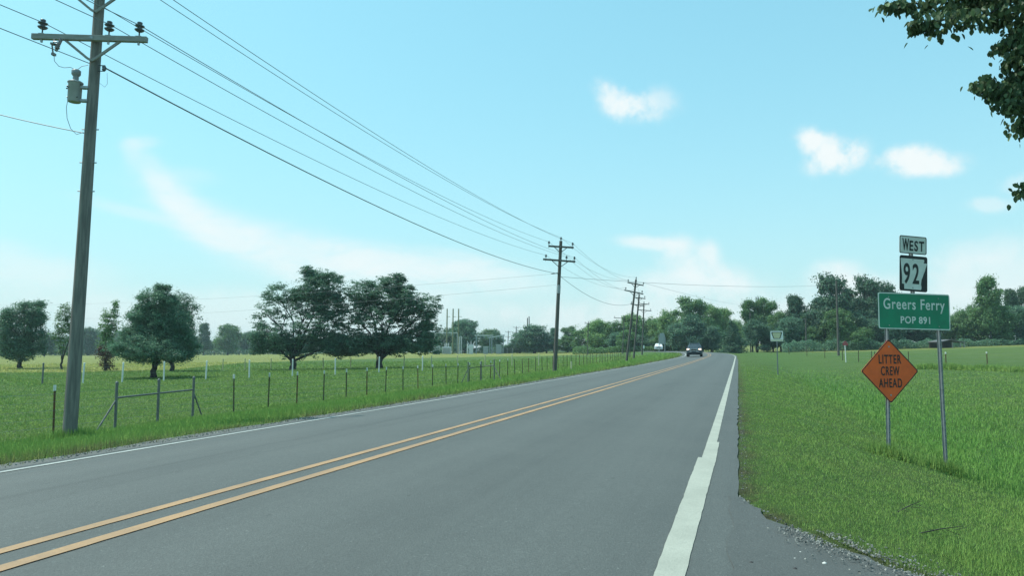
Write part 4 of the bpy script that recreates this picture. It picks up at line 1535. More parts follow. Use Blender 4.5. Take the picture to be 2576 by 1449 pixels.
for a in (2.6, 3.4, 4.2):
    b.tube([(0.13 * math.cos(a), 0.13 * math.sin(a), 0.06), (0.165 * math.cos(a), 0.165 * math.sin(a), 0.06)], 0.014, 6)
b.tube([(-0.13, 0, 0.13), (-0.18, 0, 0.13)], 0.012, 6)
b.tube([(0.13, -0.04, 0.145), (0.19, -0.06, 0.145)], 0.012, 6)
b.tube([(-0.126, -0.02, -0.12), (-0.15, -0.02, -0.12)], 0.012, 6)
b.tube([(0.10, -0.09, -0.14), (0.13, -0.11, -0.14)], 0.010, 6)
b.build("terminal", M['porcelain'], tr)

# second pole
H2 = (Vector(t2) - Vector(f2)).length
k2 = y2 / FOCAL
P2 = make_pole('second utility pole from the left, two crossarms, beside the road verge', f2, t2, 0.155, 0.115, 'dark_pole_wood', 'dark_pole_wood',
               [(H2 - 51 * k2, 43 * k2, 39 * k2, [-36 * k2, 16 * k2, 36 * k2], math.radians(1.8), 0.13), (H2 - 16 * k2, 31 * k2, 33 * k2, [-30 * k2, 30 * k2], math.radians(1.0), 0.13)], arm_rot=-0.05)
bb = MB()
bb.box((0, -0.005, H2 - 124 * k2), (0.30, 0.30, 0.62))
bb = MB().tube([(0, 0, H2 - 134 * k2), (0, 0, H2 - 113 * k2)], [0.150, 0.146], 14)
bb.build("metal_band", M['galvanised'], P2.root)
sb = MB()
sb.bar((-0.1, -0.1, H2 - 83 * k2), (-20 * k2, -0.2, H2 - 86 * k2), 0.06, 0.05)
sb.build("side_bracket", M['dark_pole_wood'], P2.root)


def far_pole(label, ub, vb, ut, vt, y, arms, group=None, r=0.15, foot=None, wood='dark_pole_wood', cap=True):
    f = at(ub, vb, y) if foot is None else foot
    f = np.array([f[0], f[1], min(gz(f[0], f[1]), f[2] + 0.5)])
    t = at(ut, vt, y)
    H = (Vector(t) - Vector(f)).length
    k = y / FOCAL
    al = [(H - a * k, l * k, rr * k, [o * k for o in offs], math.radians(d), 0.13) for a, l, rr, offs, d in arms]
    return make_pole(label, f, t, r, r * 0.75, wood, wood, al, arm_rot=0.0, group=group, n=10, detail=False, cap=cap)


G5 = None
P3 = far_pole('third utility pole, dark and leaning right, two crossarms', 1576, 904, 1600, 703, 87.0, [(12, 21, 20, [-20, 19], 3.5), (33, 27, 22, [-24, 18, ], 4.5)])
P4 = far_pole('fourth utility pole just right of and behind the leaning one', 1594, 899, 1608, 741, 108.0, [(9, 14, 16, [-14, 0, 14], 1.0), (27, 20, 14, [-18, 13], 2.0)])
P5 = far_pole('fifth utility pole along the bend, the smallest of the row', 1615, 889, 1620, 762, 136.0, [(3, 12, 13, [-12, 12], 1.0), (19, 16, 19, [-15, 17], 2.0)])
PR = far_pole('bare leaning pole without crossarms in the right field', 2110, 909, 2104, 706, 108.0, [], r=0.17, cap=False)
PR2 = far_pole('thin bare pole farther back left of the bare right hand pole', 2028, 885, 2027, 801, 150.0, [], r=0.14, cap=False)
PR3 = far_pole('thin dark pole in front of the airy trees by the bend', 1888, 882, 1887, 786, 165.0, [], r=0.14, cap=False)
PS1 = far_pole('short pole with one small arm in front of the mixed wood', 1478, 884, 1480, 811, 175.0, [(3, 9, 4, [-8], 0)], r=0.12)
PS2 = far_pole('short pole with left arm just left of the leaning pole', 1566, 886, 1570, 797, 172.0, [(4, 26, 4, [-24], 0)], r=0.12)
PD1 = far_pole('distant double armed pole, left and lower of the far pair', 1277, 884, 1279, 833, 330.0, [(2, 9, 8, [-8, 7], 0), (14, 10, 9, [-9, 8], 0)], r=0.2)
PD2 = far_pole('distant double armed pole, right and taller of the far pair', 1297, 884, 1299, 822, 300.0, [(2, 8, 8, [-7, 7], 0), (15, 10, 9, [-9, 8], 0)], r=0.2)
PH1 = far_pole('left one of two bare pole tops over the dark central tree', 1327, 880, 1327, 800, 270.0, [], r=0.24, cap=False)
PH2 = far_pole('right one of two bare pole tops over the dark central tree', 1332, 880, 1331, 796, 272.0, [], r=0.24, cap=False)
PT1 = far_pole('left one of twin poles above the airy tree by the bend', 1902, 878, 1902, 747, 190.0, [], r=0.17, cap=False)
PT2 = far_pole('right one of twin poles above the airy tree by the bend', 1907, 878, 1907, 747, 190.0, [], r=0.17, cap=False)
M['yellow_wood'] = surf('yellow_wood', (0.20, 0.21, 0.10), (0.15, 0.16, 0.08), 4, 0.85)
for u, lb in ((1124.5, 'leftmost of three yellowish poles rising over the substation'), (1139.5, 'middle of three yellowish poles rising over the substation'),
              (1153.5, 'rightmost of three yellowish poles rising over the substation')):
    far_pole(lb, u - 1, 885, u + 0.5, 777, 240.0, [(20, 0.6, 8, [], 0)], r=0.24, wood='yellow_wood', cap=False)


# previous pole of the line, behind the viewer
gap = np.array(f2) - np.array(f1)
P0root = copy_tree(P1.root)
f0 = np.array(f1) - gap
f0[2] = gz(f0[0], f0[1]) + 0.1
P0root.location = f0
P0root['label'] = 'weathered pole of the line standing behind the viewer'
off0 = Vector(f0) - Vector(f1)


def span(mb, a, b, sag, r, n=22):
    a, b = Vector(a), Vector(b)
    pts = []
    for i in range(n + 1):
        t = i / n
        p = a.lerp(b, t)
        p.z -= 4 * sag * t * (1 - t)
        pts.append(p)
    mb.tube(pts, r, 5, caps=False)


def wire(name, label, pts, sags, r, mat='wire', beads=()):
    m = MB()
    for i in range(len(pts) - 1):
        span(m, pts[i], pts[i + 1], sags[i], r)
    o = m.build(name, M[mat])
    return tag(o, label, 'power line')


lo, up = P1.pts[0], P1.pts[1]
lo2, up2 = P2.pts[0], P2.pts[1]
lo3, up3 = P3.pts[1], P3.pts[0]
WR = 0.0085
SG = 0.55
wire("power_line", 'wire on the left end insulators of the lower crossarms', [lo[0] + off0, lo[0], lo2[0], lo3[0]], [0.6, SG, 0.8], WR)
wire("power_line", 'wire on the middle insulator of the nearest lower crossarm', [lo[1] + off0, lo[1], lo2[1], P3.world((0.1, -0.2, P3.H - 1.2))], [0.6, SG, 0.9], WR)
wire("power_line", 'wire on the right end insulators of the lower crossarms', [lo[2] + off0, lo[2], lo2[2], lo3[1]], [0.6, SG, 0.9], WR)
wire("power_line", 'wire on the left end insulators of the upper crossarms', [up[0] + off0, up[0], up2[0], up3[0]], [0.6, SG, 0.8], WR)
wire("power_line", 'wire on the right end insulators of the upper crossarms', [up[1] + off0, up[1], up2[1], up3[1]], [0.6, SG, 0.85], WR)
wire("power_line", 'wire running over the tops of the poles', [P1.cap + off0, P1.cap, P2.cap, P3.cap, P4.cap, P5.cap], [0.6, SG, 0.8, 0.3, 0.4], WR)
n2 = P2.world((-0.16, -0.05, H2 - 84 * k2))
n3 = P3.world((-0.14, -0.05, P3.H - 62 * 87 / FOCAL))
wire("power_line", 'thickest cable, fixed below the crossarms on the right of the nearest pole', [neutral1 + off0, P1.world((-0.12, 0, cz + 0.12))], [0.5], WR)
wire("power_cable", 'thick cable from below the nearest crossarm down to second pole', [neutral1, n2, n3], [SG + 0.1, 1.0], 0.016, 'alu_wire')
bpy.data.objects[[o.name for o in COL.objects if o.name.startswith("power_line")][-1]]['label'] = 'wire passing below the lower crossarm from left to nearest pole'
wire("service_wire", 'single low wire from the left frame edge to nearest pole under transformer', [at(-420, 160, 16.0), P1.world((-r_ + 0.01, -0.03, zarm - 1.98))], [0.12], 0.010)
wire("service_wire", 'upper of two thin wires crossing the field to the second pole', [at(-150, 766, 120.0), n2], [0.9], 0.008, 'alu_wire')
wire("service_wire", 'lower of two thin wires crossing the field to the second pole', [at(-150, 806, 120.0), P2.world((-0.2, -0.1, H2 - 113 * k2))], [0.9], 0.008, 'alu_wire')
wire("service_wire", 'wire crossing above the road from second pole to the bare right pole', [P2.world((0.15, -0.1, H2 - 92 * k2)), at(2104, 716, 108.0)], [0.5], 0.013)
wire("service_wire", 'faint wire crossing low over the trees to the twin right poles', [up3[1], at(1905, 772, 190.0)], [0.5], 0.014, 'alu_wire')
wire("service_wire", 'faint wire from the twin poles to the thin bare pole', [at(1905, 772, 190.0), at(2027, 803, 150.0)], [0.5], 0.012, 'alu_wire')


# ---------------------------------------------------------------- fences
def fence(name, label, root_at, posts, wires_at, wire_r=0.004, cat='fence'):
    """posts: (x, y, height, radius, material, tip) ; strands run post to post"""
    root = empty(name, root_at, 0, label, cat)
    rx, ry, rz = [float(c) for c in root_at]
    cache = {}
    tops = []
    for (x, y, h, r, mat, tip, lean) in posts:
        z = gz(x, y)
        key = (round(h, 2), r, mat, tip)
        if key not in cache:
            b = MB()
            if mat in ('rust_post', 'green_post'):
                b.box((0, 0, h / 2 - 0.1), (r * 2.0, r * 0.5, h + 0.2))
                b.box((0, -r * 0.6, h / 2 - 0.1), (r * 0.5, r * 1.2, h + 0.2))
                for q in range(6):
                    b.box((0, r * 0.35, 0.25 + q * (h - 0.35) / 5), (r * 0.7, r * 0.4, 0.03))
            else:
                b.tube([(0, 0, -0.2), (0, 0, h)], r, 10)
                b.lathe([(r * 1.08, h - 0.02), (r * 1.08, h + 0.01), (r * 0.6, h + 0.03), (0.004, h + 0.035)], 10)
            me = b.build("post", M[mat])
            t = None
            if tip:
                t = MB()
                t.box((0, -r * 0.2, h - 0.03), (r * 2.2, r * 2.0, 0.14))
                t = t.build("post_tip", M['white_paint'])
            cache[key] = (me.data, t.data if t else None)
            bpy.data.objects.remove(me)
            if t:
                bpy.data.objects.remove(t)
        pm, tm = cache[key]
        p = bpy.data.objects.new("post", pm)
        COL.objects.link(p)
        p.parent = root
        p.location = (x - rx, y - ry, z - rz)
        p.rotation_euler = (lean[0], lean[1], random.uniform(-0.5, 0.5))
        if tm:
            t = bpy.data.objects.new("post_tip", tm)
            COL.objects.link(t)
            t.parent = p
        tops.append(Vector((x - rx, y - ry, z - rz)))
    for hh in wires_at:
        m = MB()
        m.tube([p + Vector((0, 0, hh)) for p in tops], wire_r, 4, caps=False)
        m.build("strand", M['alu_wire'], root)
    return root


def lean():
    return (random.gauss(0, 0.02), random.gauss(0, 0.02))


# roadside wire fence: steel T posts with pale tips
FX = -15.9
rp = []
us = [137, 588, 674, 746, 813, 870, 922, 969, 1013, 1051, 1087]
ft = []
for u in us:
    a = (u - 1288) / FOCAL * 0.9895
    # column u meets the line X = FX
    s = None
    # x = a*y, X = x*RV0 + y*RV1 = FX
    y = FX / (a * RV[0] + RV[1])
    ft.append((a * y, y))
ft0 = [(-19.8 + (-15.9) * 0, 4)]
step = np.hypot(ft[3][0] - ft[2][0], ft[3][1] - ft[2][1])
posts = []
for kx in range(4, 0, -1):
    x, y = ft[0][0] - DV[0] * step * kx * 1.15, ft[0][1] - DV[1] * step * kx * 1.15
    posts.append((x, y, 1.2, 0.024, 'rust_post', True, lean()))
for i, (x, y) in enumerate(ft):
    posts.append((x, y, 1.22, 0.023, 'rust_post' if i % 3 == 0 or i == 6 else 'green_post', True, lean()))
s_now = ft[-1][0] * DV[0] + ft[-1][1] * DV[1]
for kx in range(1, 46):
    s = s_now + kx * 1.95
    if 1175 - 12 < 1288 + FOCAL * (s * DV[0] + FX * RV[0]) / (s * DV[1] + FX * RV[1]) < 1235:
        pass
    x, y = road_xy(FX + random.uniform(-0.05, 0.05), s)
    posts.append((float(x), float(y), 1.2, 0.024, 'green_post' if kx % 5 else 'rust_post', kx < 8, lean()))
fence("wire_fence", 'roadside wire fence of rusty and green steel posts with pale tips', (ft[1][0], ft[1][1], gz(*ft[1])), posts, [0.25, 0.45, 0.65, 0.85, 1.05], 0.0035)


def h_brace(label, us_, y_list, h, rail_h, r, kick=True):
    root = empty("pipe_brace", (0, 0, 0), 0, label, 'fence brace')
    P = []
    for u, y in zip(us_, y_list):
        x = (u - 1288) / FOCAL * 0.9885 * y
        P.append(Vector((x, y, gz(x, y))))
    root.location = P[0]
    o = P[0]
    for p in P:
        b = MB()
        b.tube([(0, 0, -0.2), (0, 0, h)], r, 12)
        b.lathe([(r * 1.1, h - 0.03), (r * 1.1, h + 0.01), (r * 0.5, h + 0.035), (0.004, h + 0.04)], 12)
        b.build("brace_post", M['pipe_steel'], root, loc=p - o)
    b = MB()
    b.tube([P[0] - o + Vector((0, 0, rail_h)), P[1] - o + Vector((0, 0, rail_h + 0.02)), P[-1] - o + Vector((0, 0, rail_h + 0.03))], r * 0.72, 10)
    b.build("rail", M['pipe_steel'], root)
    if kick:
        for p, sgn in ((P[0], -1), (P[-1], 1)):
            d = (P[-1] - P[0]).normalized()
            e = p + d * sgn * 0.55 + Vector((0.0, -0.15, 0))
            e.z = gz(e.x, e.y) - 0.05
            b = MB()
            b.tube([p - o + Vector((0, 0, rail_h - 0.05)), e - o], r * 0.62, 10)
            b.build("diagonal_brace", M['pipe_steel'], root)
    return root


def y_on_fence(u):
    a = (u - 1288) / FOCAL * 0.9885
    return (FX + 0.05) / (a * RV[0] + RV[1])


h_brace('steel pipe brace of three posts near the tall pole', [290, 396, 484], [y_on_fence(290) - 0.0, y_on_fence(396), y_on_fence(484)], 1.23, 0.83, 0.037)
h_brace('smaller steel pipe brace of three posts farther along the wire fence', [1177, 1210, 1243], [y_on_fence(1177), y_on_fence(1210) - 1.0, y_on_fence(1243) - 6.0], 1.25, 0.90, 0.037)

# row of white posts in the pasture
wp = []
pa, pb = on_ground(216, 965), on_ground(1064, 934)
for u in (115, 216, 314, 418, 523, 631, 739, 846, 955, 1064):
    a = (u - 1288) / FOCAL
    # on the straight line from pa to pb
    dx, dy = pb[0] - pa[0], pb[1] - pa[1]
    t = (a * pa[1] - pa[0]) / (dx - a * dy)
    wp.append((pa[0] + t * dx, pa[1] + t * dy, 1.38, 0.055, 'white_paint' if u > 120 else 'pipe_steel', False, lean()))
fence("white_post_fence", 'row of slim white posts across the pasture in front of the trees', (wp[1][0], wp[1][1], gz(wp[1][0], wp[1][1])), wp, [0.6, 1.1], 0.004)
# farther pale posts at the hay edge
wq = []
for u, v in ((560, 932), (616, 931), (681, 930), (745, 929), (813, 929), (882, 927), (948, 926), (1016, 926), (1085, 925), (1151, 923), (1220, 921), (1288, 921), (1355, 920)):
    p = on_ground(u, v)
    wq.append((p[0], p[1], 1.3, 0.055, 'sign_cream', False, lean()))
fence("pale_post_fence", 'farther row of thin pale posts along the edge of the hay field', (wq[0][0], wq[0][1], gz(wq[0][0], wq[0][1])), wq, [0.7, 1.2], 0.004)
bm_ = MB().tube([(0, 0, -0.2), (0, 0, 0.62)], 0.06, 8)
p = stand(1437, 60.0)
tag(bm_.build("marker_post", M['sign_cream'], loc=p), 'short pale marker post right of the second utility pole', 'marker post')

# right hand field fence
fr = []
for u, v in ((1895, 887), (1940, 889), (1985, 892), (2030, 896), (2075, 901), (2120, 907), (2160, 911), (2193, 914), (2201, 915), (2286, 918), (2380, 924), (2484, 925), (2590, 926)):
    p = on_ground(u, v)
    fr.append((p[0], p[1], 1.2, 0.04, 'green_post' if u < 2300 else 'rust_post', u > 2300, lean()))
fence("field_fence", 'thin wire fence across the right field behind the signs', (fr[8][0], fr[8][1], gz(fr[8][0], fr[8][1])), fr, [0.5, 0.8, 1.1], 0.004)
cw = []
for u, v in ((1240, 884), (1252, 884), (1264, 884), (1276, 884), (1290, 884)):
    p = stand(u, 235)
    cw.append((p[0], p[1], 1.7, 0.09, 'galvanised', False, (0, 0)))
cf = fence("chain_link_fence", 'pale low chain link fence right of the substation', cw[0][:2] + (gz(cw[0][0], cw[0][1]),), cw, [0.3, 0.6, 0.9, 1.2, 1.5, 1.7], 0.03)


# ---------------------------------------------------------------- signs at the right of the road
def lettering(txt, size, parent, mat, loc, xs=1.0, bold=0.0, spacing=1.0, rot=None, name="lettering"):
    cu = bpy.data.curves.new("text", 'FONT')
    cu.body = txt
    cu.size = size
    cu.align_x = 'CENTER'
    cu.align_y = 'BOTTOM_BASELINE'
    cu.extrude = 0.0012
    cu.offset = bold
    cu.space_character = spacing
    t = bpy.data.objects.new("text", cu)
    COL.objects.link(t)
    dg = bpy.context.evaluated_depsgraph_get()
    me = bpy.data.meshes.new_from_object(t.evaluated_get(dg))
    bpy.data.objects.remove(t)
    bm = bmesh.new()
    bm.from_mesh(me)
    bmesh.ops.remove_doubles(bm, verts=bm.verts, dist=1e-5)
    left = set(bm.verts)
    root = bpy.data.objects.new(name, None)
    letters = []
    while left:
        stack, seen = [left.pop()], []
        while stack:
            v = stack.pop()
            seen.append(v)
            for e in v.link_edges:
                w = e.other_vert(v)
                if w in left:
                    left.remove(w)
                    stack.append(w)
        idx = {v: i for i, v in enumerate(seen)}
        faces = [[idx[v] for v in f.verts] for f in bm.faces if f.verts[0] in idx]
        letters.append(([tuple(v.co) for v in seen], faces))
    bm.free()
    bpy.data.meshes.remove(me)
    bpy.data.objects.remove(root)
    out = []
    for vs, fs in sorted(letters, key=lambda q: min(p[0] for p in q[0])):
        lm_ = bpy.data.meshes.new("letter")
        lm_.from_pydata(vs, [], fs)
        lm_.materials.append(M[mat])
        o = bpy.data.objects.new("letter", lm_)
        COL.objects.link(o)
        o.parent = parent
        o.location = loc
        o.rotation_euler = (math.pi / 2, 0, 0)
        o.scale = (xs, 1, 1)
        out.append(o)
    return out


def rounded(w, h, r, n=5):
    out = []
    for cx, cz, a0 in ((w / 2 - r, h / 2 - r, 0), (-w / 2 + r, h / 2 - r, 90), (-w / 2 + r, -h / 2 + r, 180), (w / 2 - r, -h / 2 + r, 270)):
        for i in range(n + 1):
            a = math.radians(a0 + 90 * i / n)
            out.append((cx + r * math.cos(a), cz + r * math.sin(a)))
    return out


def panel(outline, y, t=0.003):
    return MB().prism(outline, y, y + t)


def frame_ring(outer, inner, y, t=0.0025):
    """flat border between two outlines with the same number of points"""
    n = len(outer)
    v = [(x, y, z) for x, z in outer] + [(x, y, z) for x, z in inner] + [(x, y + t, z) for x, z in outer] + [(x, y + t, z) for x, z in inner]
    f = []
    for i in range(n):
        j = (i + 1) % n
        f += [(i, j, n + j, n + i), (2 * n + i, 3 * n + i, 3 * n + j, 2 * n + j), (i, 2 * n + i, 2 * n + j, j), (n + i, n + j, 3 * n + j, 3 * n + i)]
    return MB().add(v, f)


YS = 11.5
TLc, TRc, BLc = at(2209, 734.5, YS - 0.07), at(2389, 742, YS + 0.16), at(2206, 827.5, YS - 0.07)
BRc = at(2391, 831, YS + 0.16)
cen = (TLc + TRc + BLc + BRc) / 4
gw = float(np.linalg.norm(TRc - TLc))
gh = float((np.linalg.norm(TLc - BLc) + np.linalg.norm(TRc - BRc)) / 2)
ang = math.atan2(TRc[1] - TLc[1], TRc[0] - TLc[0])
roll = math.atan2(((TRc + BRc) / 2)[2] - ((TLc + BLc) / 2)[2], gw)


def u_post(p_low, p_high, name, parent, mat='post_steel', w=0.062, d=0.034, holes=True):
    """a U-channel sign post with its row of holes"""
    p0, p1 = Vector(p_low), Vector(p_high)
    ax = (p1 - p0)
    L = ax.length
    b = MB()
    b.box((0, -d * 0.5, L / 2), (w * 0.42, 0.005, L))
    for sgn in (-1, 1):
        rot = Matrix.Rotation(sgn * 0.5, 3, 'Z')
        b.box((sgn * w * 0.27, -d * 0.1, L / 2), (0.005, d, L), Matrix.Rotation(-sgn * 0.30, 3, 'Z'))
        b.box((sgn * w * 0.46, d * 0.36, L / 2), (w * 0.24, 0.005, L))
    o = b.build(name, M[mat], parent)
    if holes:
        h = MB()
        z = 0.30
        while z < L - 0.05:
            h.tube([(0, -d * 0.5 - 0.004, z), (0, -d * 0.5 - 0.001, z)], 0.006, 6)
            z += 0.0508 * 2
        h.build("post_hole", M['sign_black'], o)
    return o, L


town = empty("town_sign", cen, ang, 'green town limit sign on two steel posts right of the road', 'road sign')
# posts stand in the bank, panel is bolted to them
W2L = Matrix.Rotation(-ang, 3, 'Z')


def tl(p):
    return W2L @ (Vector([float(c) for c in p]) - Vector([float(c) for c in cen]))


def yaw_at(u, y):
    return at(u, 883, y)[0]


pl_low = at(2237.5, 1133, YS)
pl_low[2] = min(gz(pl_low[0], pl_low[1]), pl_low[2] + 0.1) - 0.25
pr_low = at(2384.5, 1187, YS + 0.12)
pr_low[2] = min(gz(pr_low[0], pr_low[1]), pr_low[2] + 0.1) - 0.25
pl_hi = at(2233, 738, YS + 0.03)
pr_hi = at(2360, 742, YS + 0.17)
for lo_, hi_ in ((pl_low, pl_hi), (pr_low, pr_hi)):
    a_, b_ = tl(lo_), tl(hi_)
    o, L = u_post(a_, b_, "sign_post", town)
    o.location = a_ + Vector((0, 0.022, 0))
    o.rotation_euler = (b_ - a_).to_track_quat('Z', 'Y').to_euler()
    ex = Vector((1, 0, 0))
    zc = (b_ - a_).normalized()
    ex = (ex - zc * ex.dot(zc)).normalized()
    o.rotation_euler = Matrix((ex, zc.cross(ex), zc)).transposed().to_euler()
face = empty("panel_tilt", (0, 0, 0))
bpy.data.objects.remove(face)
RM = Matrix.Rotation(-roll, 4, 'Y')


def roll_child(o, pivot=Vector((0, 0, 0)), r=None):
    if isinstance(o, list):
        for q in o:
            roll_child(q, pivot, r)
        return
    o.matrix_local = Matrix.Translation(pivot) @ (RM if r is None else Matrix.Rotation(-r, 4, 'Y')) @ Matrix.Translation(-pivot) @ o.matrix_basis


o = panel(rounded(gw, gh, 0.035), -0.006, 0.004).build("sign_panel", M['sign_green'], town)
roll_child(o)
o2 = frame_ring(rounded(gw - 0.004, gh - 0.004, 0.034), rounded(gw - 0.034, gh - 0.034, 0.022), -0.009, 0.0025).build("border", M['sign_white'], town)
roll_child(o2)
roll_child(lettering("Greers Ferry", 0.235, town, 'sign_white', Vector((-0.005, -0.009, gh * 0.055)), xs=0.77, bold=0.003, spacing=1.12))
roll_child(lettering("POP 891", 0.150, town, 'sign_white', Vector((0.02, -0.009, -gh * 0.33)), xs=0.92, bold=0.0032, spacing=1.12))
bolts = MB()
for x in (-gw * 0.355, gw * 0.34):
    for z in (gh * 0.38, -gh * 0.40):
        bolts.tube([(x, -0.0065, z), (x, -0.012, z)], 0.009, 6)
o = bolts.build("bolt", M['galvanised'], town)
roll_child(o)

# route marker standing on top of the town sign
kS = YS / FOCAL
mk_lo = at(2300, 742, YS + 0.05)
marker = empty("route_marker", mk_lo, ang, 'black and white route marker with WEST plate above the green sign', 'road sign')


def ml(u, v):
    return Matrix.Rotation(-ang, 3, 'Z') @ (Vector([float(c) for c in at(u, v, YS + 0.05)]) - Vector([float(c) for c in mk_lo]))


rl = -0.055
o, L = u_post((0, 0, -0.3), (0, 0, 0.86), "sign_post", marker, holes=False)
o.location = (0.0, 0.024, -0.30)
sc_, wc_ = ml(2297.5, 688.5), ml(2296.5, 616.5)
sw, sh = 79.5 * kS, 91 * kS
ww, wh = 78 * kS, 46 * kS


def put(o, c, r=rl):
    if isinstance(o, list):
        for q in o:
            put(q, c, r)
        return o
    o.location = Vector(o.location) + Vector((c.x, 0, c.z))
    o.rotation_euler = (o.rotation_euler[0], -r if abs(o.rotation_euler[0]) < 0.1 else 0, o.rotation_euler[2])
    if abs(o.rotation_euler[0]) > 0.1:
        o.matrix_local = Matrix.Translation((c.x, 0, c.z)) @ Matrix.Rotation(-r, 4, 'Y') @ Matrix.Translation((-c.x, 0, -c.z)) @ o.matrix_basis
    return o


put(panel(rounded(sw, sh, 0.035), -0.006, 0.004).build("shield_panel", M['sign_black'], marker), sc_)
# state outline, traced from the sign: fractions of the panel width and height
ARK = [(0.030, 0.085), (0.870, 0.085), (0.885, 0.115), (0.862, 0.190), (0.985, 0.190), (0.955, 0.270), (0.93, 0.330), (0.90, 0.42), (0.87, 0.47), (0.83, 0.57), (0.785, 0.655), (0.775, 0.72), (0.765, 0.79),
       (0.78, 0.84), (0.785, 0.89), (0.765, 0.945), (0.165, 0.945), (0.160, 0.805), (0.085, 0.800), (0.085, 0.60), (0.065, 0.40), (0.045, 0.25)]
put(panel([((fx - 0.5) * sw, (0.5 - fz) * sh) for fx, fz in ARK], -0.0085, 0.002).build("state_outline", M['sign_white'], marker), sc_)
put(lettering("92", 0.79 * sh, marker, 'sign_black', Vector((-0.085 * sw, -0.010, -0.275 * sh)), xs=0.56, bold=0.008, spacing=1.28), sc_)
bo = MB()
for z in (0.39, -0.40):
    bo.tube([(-0.03 * sw, -0.009, z * sh), (-0.03 * sw, -0.013, z * sh)], 0.010, 6)
put(bo.build("bolt", M['galvanised'], marker), sc_)
put(panel(rounded(ww, wh, 0.03), -0.006, 0.004).build("direction_plate", M['sign_white'], marker), wc_)
put(frame_ring(rounded(ww - 0.002, wh - 0.002, 0.029), rounded(ww - 0.026, wh - 0.026, 0.018), -0.009, 0.0025).build("plate_border", M['sign_black'], marker), wc_)
put(lettering("W", 0.262, marker, 'sign_black', Vector((-0.275 * ww, -0.010, -0.31 * wh)), xs=0.40, bold=0.006), wc_)
put(lettering("EST", 0.222, marker, 'sign_black', Vector((0.125 * ww, -0.010, -0.31 * wh)), xs=0.66, bold=0.005, spacing=1.25), wc_)
cl_ = MB().box((0.0, 0.004, -0.03), (0.09, 0.012, 0.05))
cl_.build("clamp", M['post_steel'], marker)

# orange temporary warning sign fixed to the left post
dc = at(2238, 934, YS - 0.06)
dia = empty("warning_sign", dc, ang * 0.3, 'orange diamond warning sign reading litter crew ahead on the left post', 'road sign')
hw_, hh_ = 74 * kS, 80 * kS


def diamond(k, r=0.02):
    a, b_ = hw_ * k, hh_ * k
    return [(0, b_), (-0.0, b_), (-r * a * 6, b_ * (1 - r * 6)), (-a, 0), (0, -b_), (a, 0)][1:]


def dia_pts(k, cut=0.03):
    a, b_ = hw_ * k, hh_ * k
    out = []
    V = [(0, b_), (-a, 0), (0, -b_), (a, 0)]
    for i in range(4):
        p, q, r = V[i - 1], V[i], V[(i + 1) % 4]
        out.append((q[0] + (p[0] - q[0]) * cut, q[1] + (p[1] - q[1]) * cut))
        out.append((q[0] + (r[0] - q[0]) * cut, q[1] + (r[1] - q[1]) * cut))
    return out


panel(dia_pts(1.0), -0.004, 0.004).build("sign_panel", M['sign_orange'], dia)
frame_ring(dia_pts(0.995), dia_pts(0.955), -0.0065, 0.002).build("border", M['sign_black'], dia)
for t_, z_, xs_ in (("LITTER", 0.117, 0.545), ("CREW", -0.062, 0.50), ("AHEAD", -0.247, 0.53)):
    lettering(t_, 0.192, dia, 'sign_black', Vector((0.004, -0.0075, z_)), xs=xs_, bold=0.003, spacing=1.15)
bo = MB()
for z in (hh_ * 0.76, -hh_ * 0.74):
    bo.tube([(0, -0.0065, z), (0, -0.012, z)], 0.013, 8)
bo.build("bolt", M['galvanised'], dia)
bk = MB()
bk.box((0, 0.010, 0), (hw_ * 1.55, 0.012, 0.03))
bk.build("stiffener", M['sign_back'], dia)

# cream keystone shaped route sign farther along
pk = on_ground(1957, 944)
yk = float(pk[1])
ks = empty("keystone_sign", pk, -0.33, 'square white sign with cream keystone shape on a thin post', 'road sign')
kk = yk / FOCAL
hz = float(at(1957, 846, yk)[2] - pk[2])
u_post((0, 0, -0.2), (0, 0, hz + 0.3), "sign_post", ks, holes=False)[0].location = (0, 0.02, -0.2)
panel([(x, z + hz) for x, z in rounded(30 * kk, 26 * kk, 0.03)], -0.02, 0.004).build("sign_panel", M['sign_white'], ks)
w_, h_ = 30 * kk, 26 * kk
kst = [(-0.40, 0.40), (0.40, 0.40), (0.42, 0.30), (0.26, -0.26), (-0.26, -0.26), (-0.42, 0.30)]
frame_ring([(x * w_, z * h_ + hz) for x, z in kst], [(x * w_ * 0.80, (z - 0.05) * h_ * 0.82 + 0.05 * h_ + hz) for x, z in kst], -0.025, 0.003).build("keystone_outline", M['sign_black'], ks)
panel([(x * w_ * 0.80, (z - 0.05) * h_ * 0.82 + 0.05 * h_ + hz) for x, z in kst], -0.0245, 0.003).build("keystone", M['sign_cream'], ks)
panel([(x * w_ * 0.94, z * h_ + hz) for x, z in ((-0.5, -0.34), (0.5, -0.34), (0.5, -0.46), (-0.5, -0.46))], -0.0245, 0.003).build("strip", M['sign_cream'], ks)


def small_sign(label, u, vb, vtop, vbot, w_px, col, post, cap=None):
    p = on_ground(u, vb)
    if p is None or p[1] > 260:
        p = stand(u, 150.0)
    y = float(p[1])
    k = y / FOCAL
    r = empty("small_sign", p, -0.1, label, 'road sign')
    z1, z0 = float(at(u, vtop, y)[2] - p[2]), float(at(u, vbot, y)[2] - p[2])
    b = MB().tube([(0.02, 0.03, -0.2), (-0.02, 0.03, z1 - 0.02)], 0.05, 8)
    b.build("sign_post", M[post], r)
    panel([(x, z + (z0 + z1) / 2) for x, z in rounded(w_px * k, z1 - z0, 0.04)], -0.03, 0.006).build("sign_panel", M[col], r)
    if cap:
        c = MB().box((0, -0.02, z1 + 0.10), (w_px * k * 0.6, 0.05, 0.16), taper=0.7)
        c.build("top_plate", M[cap], r)
    return r


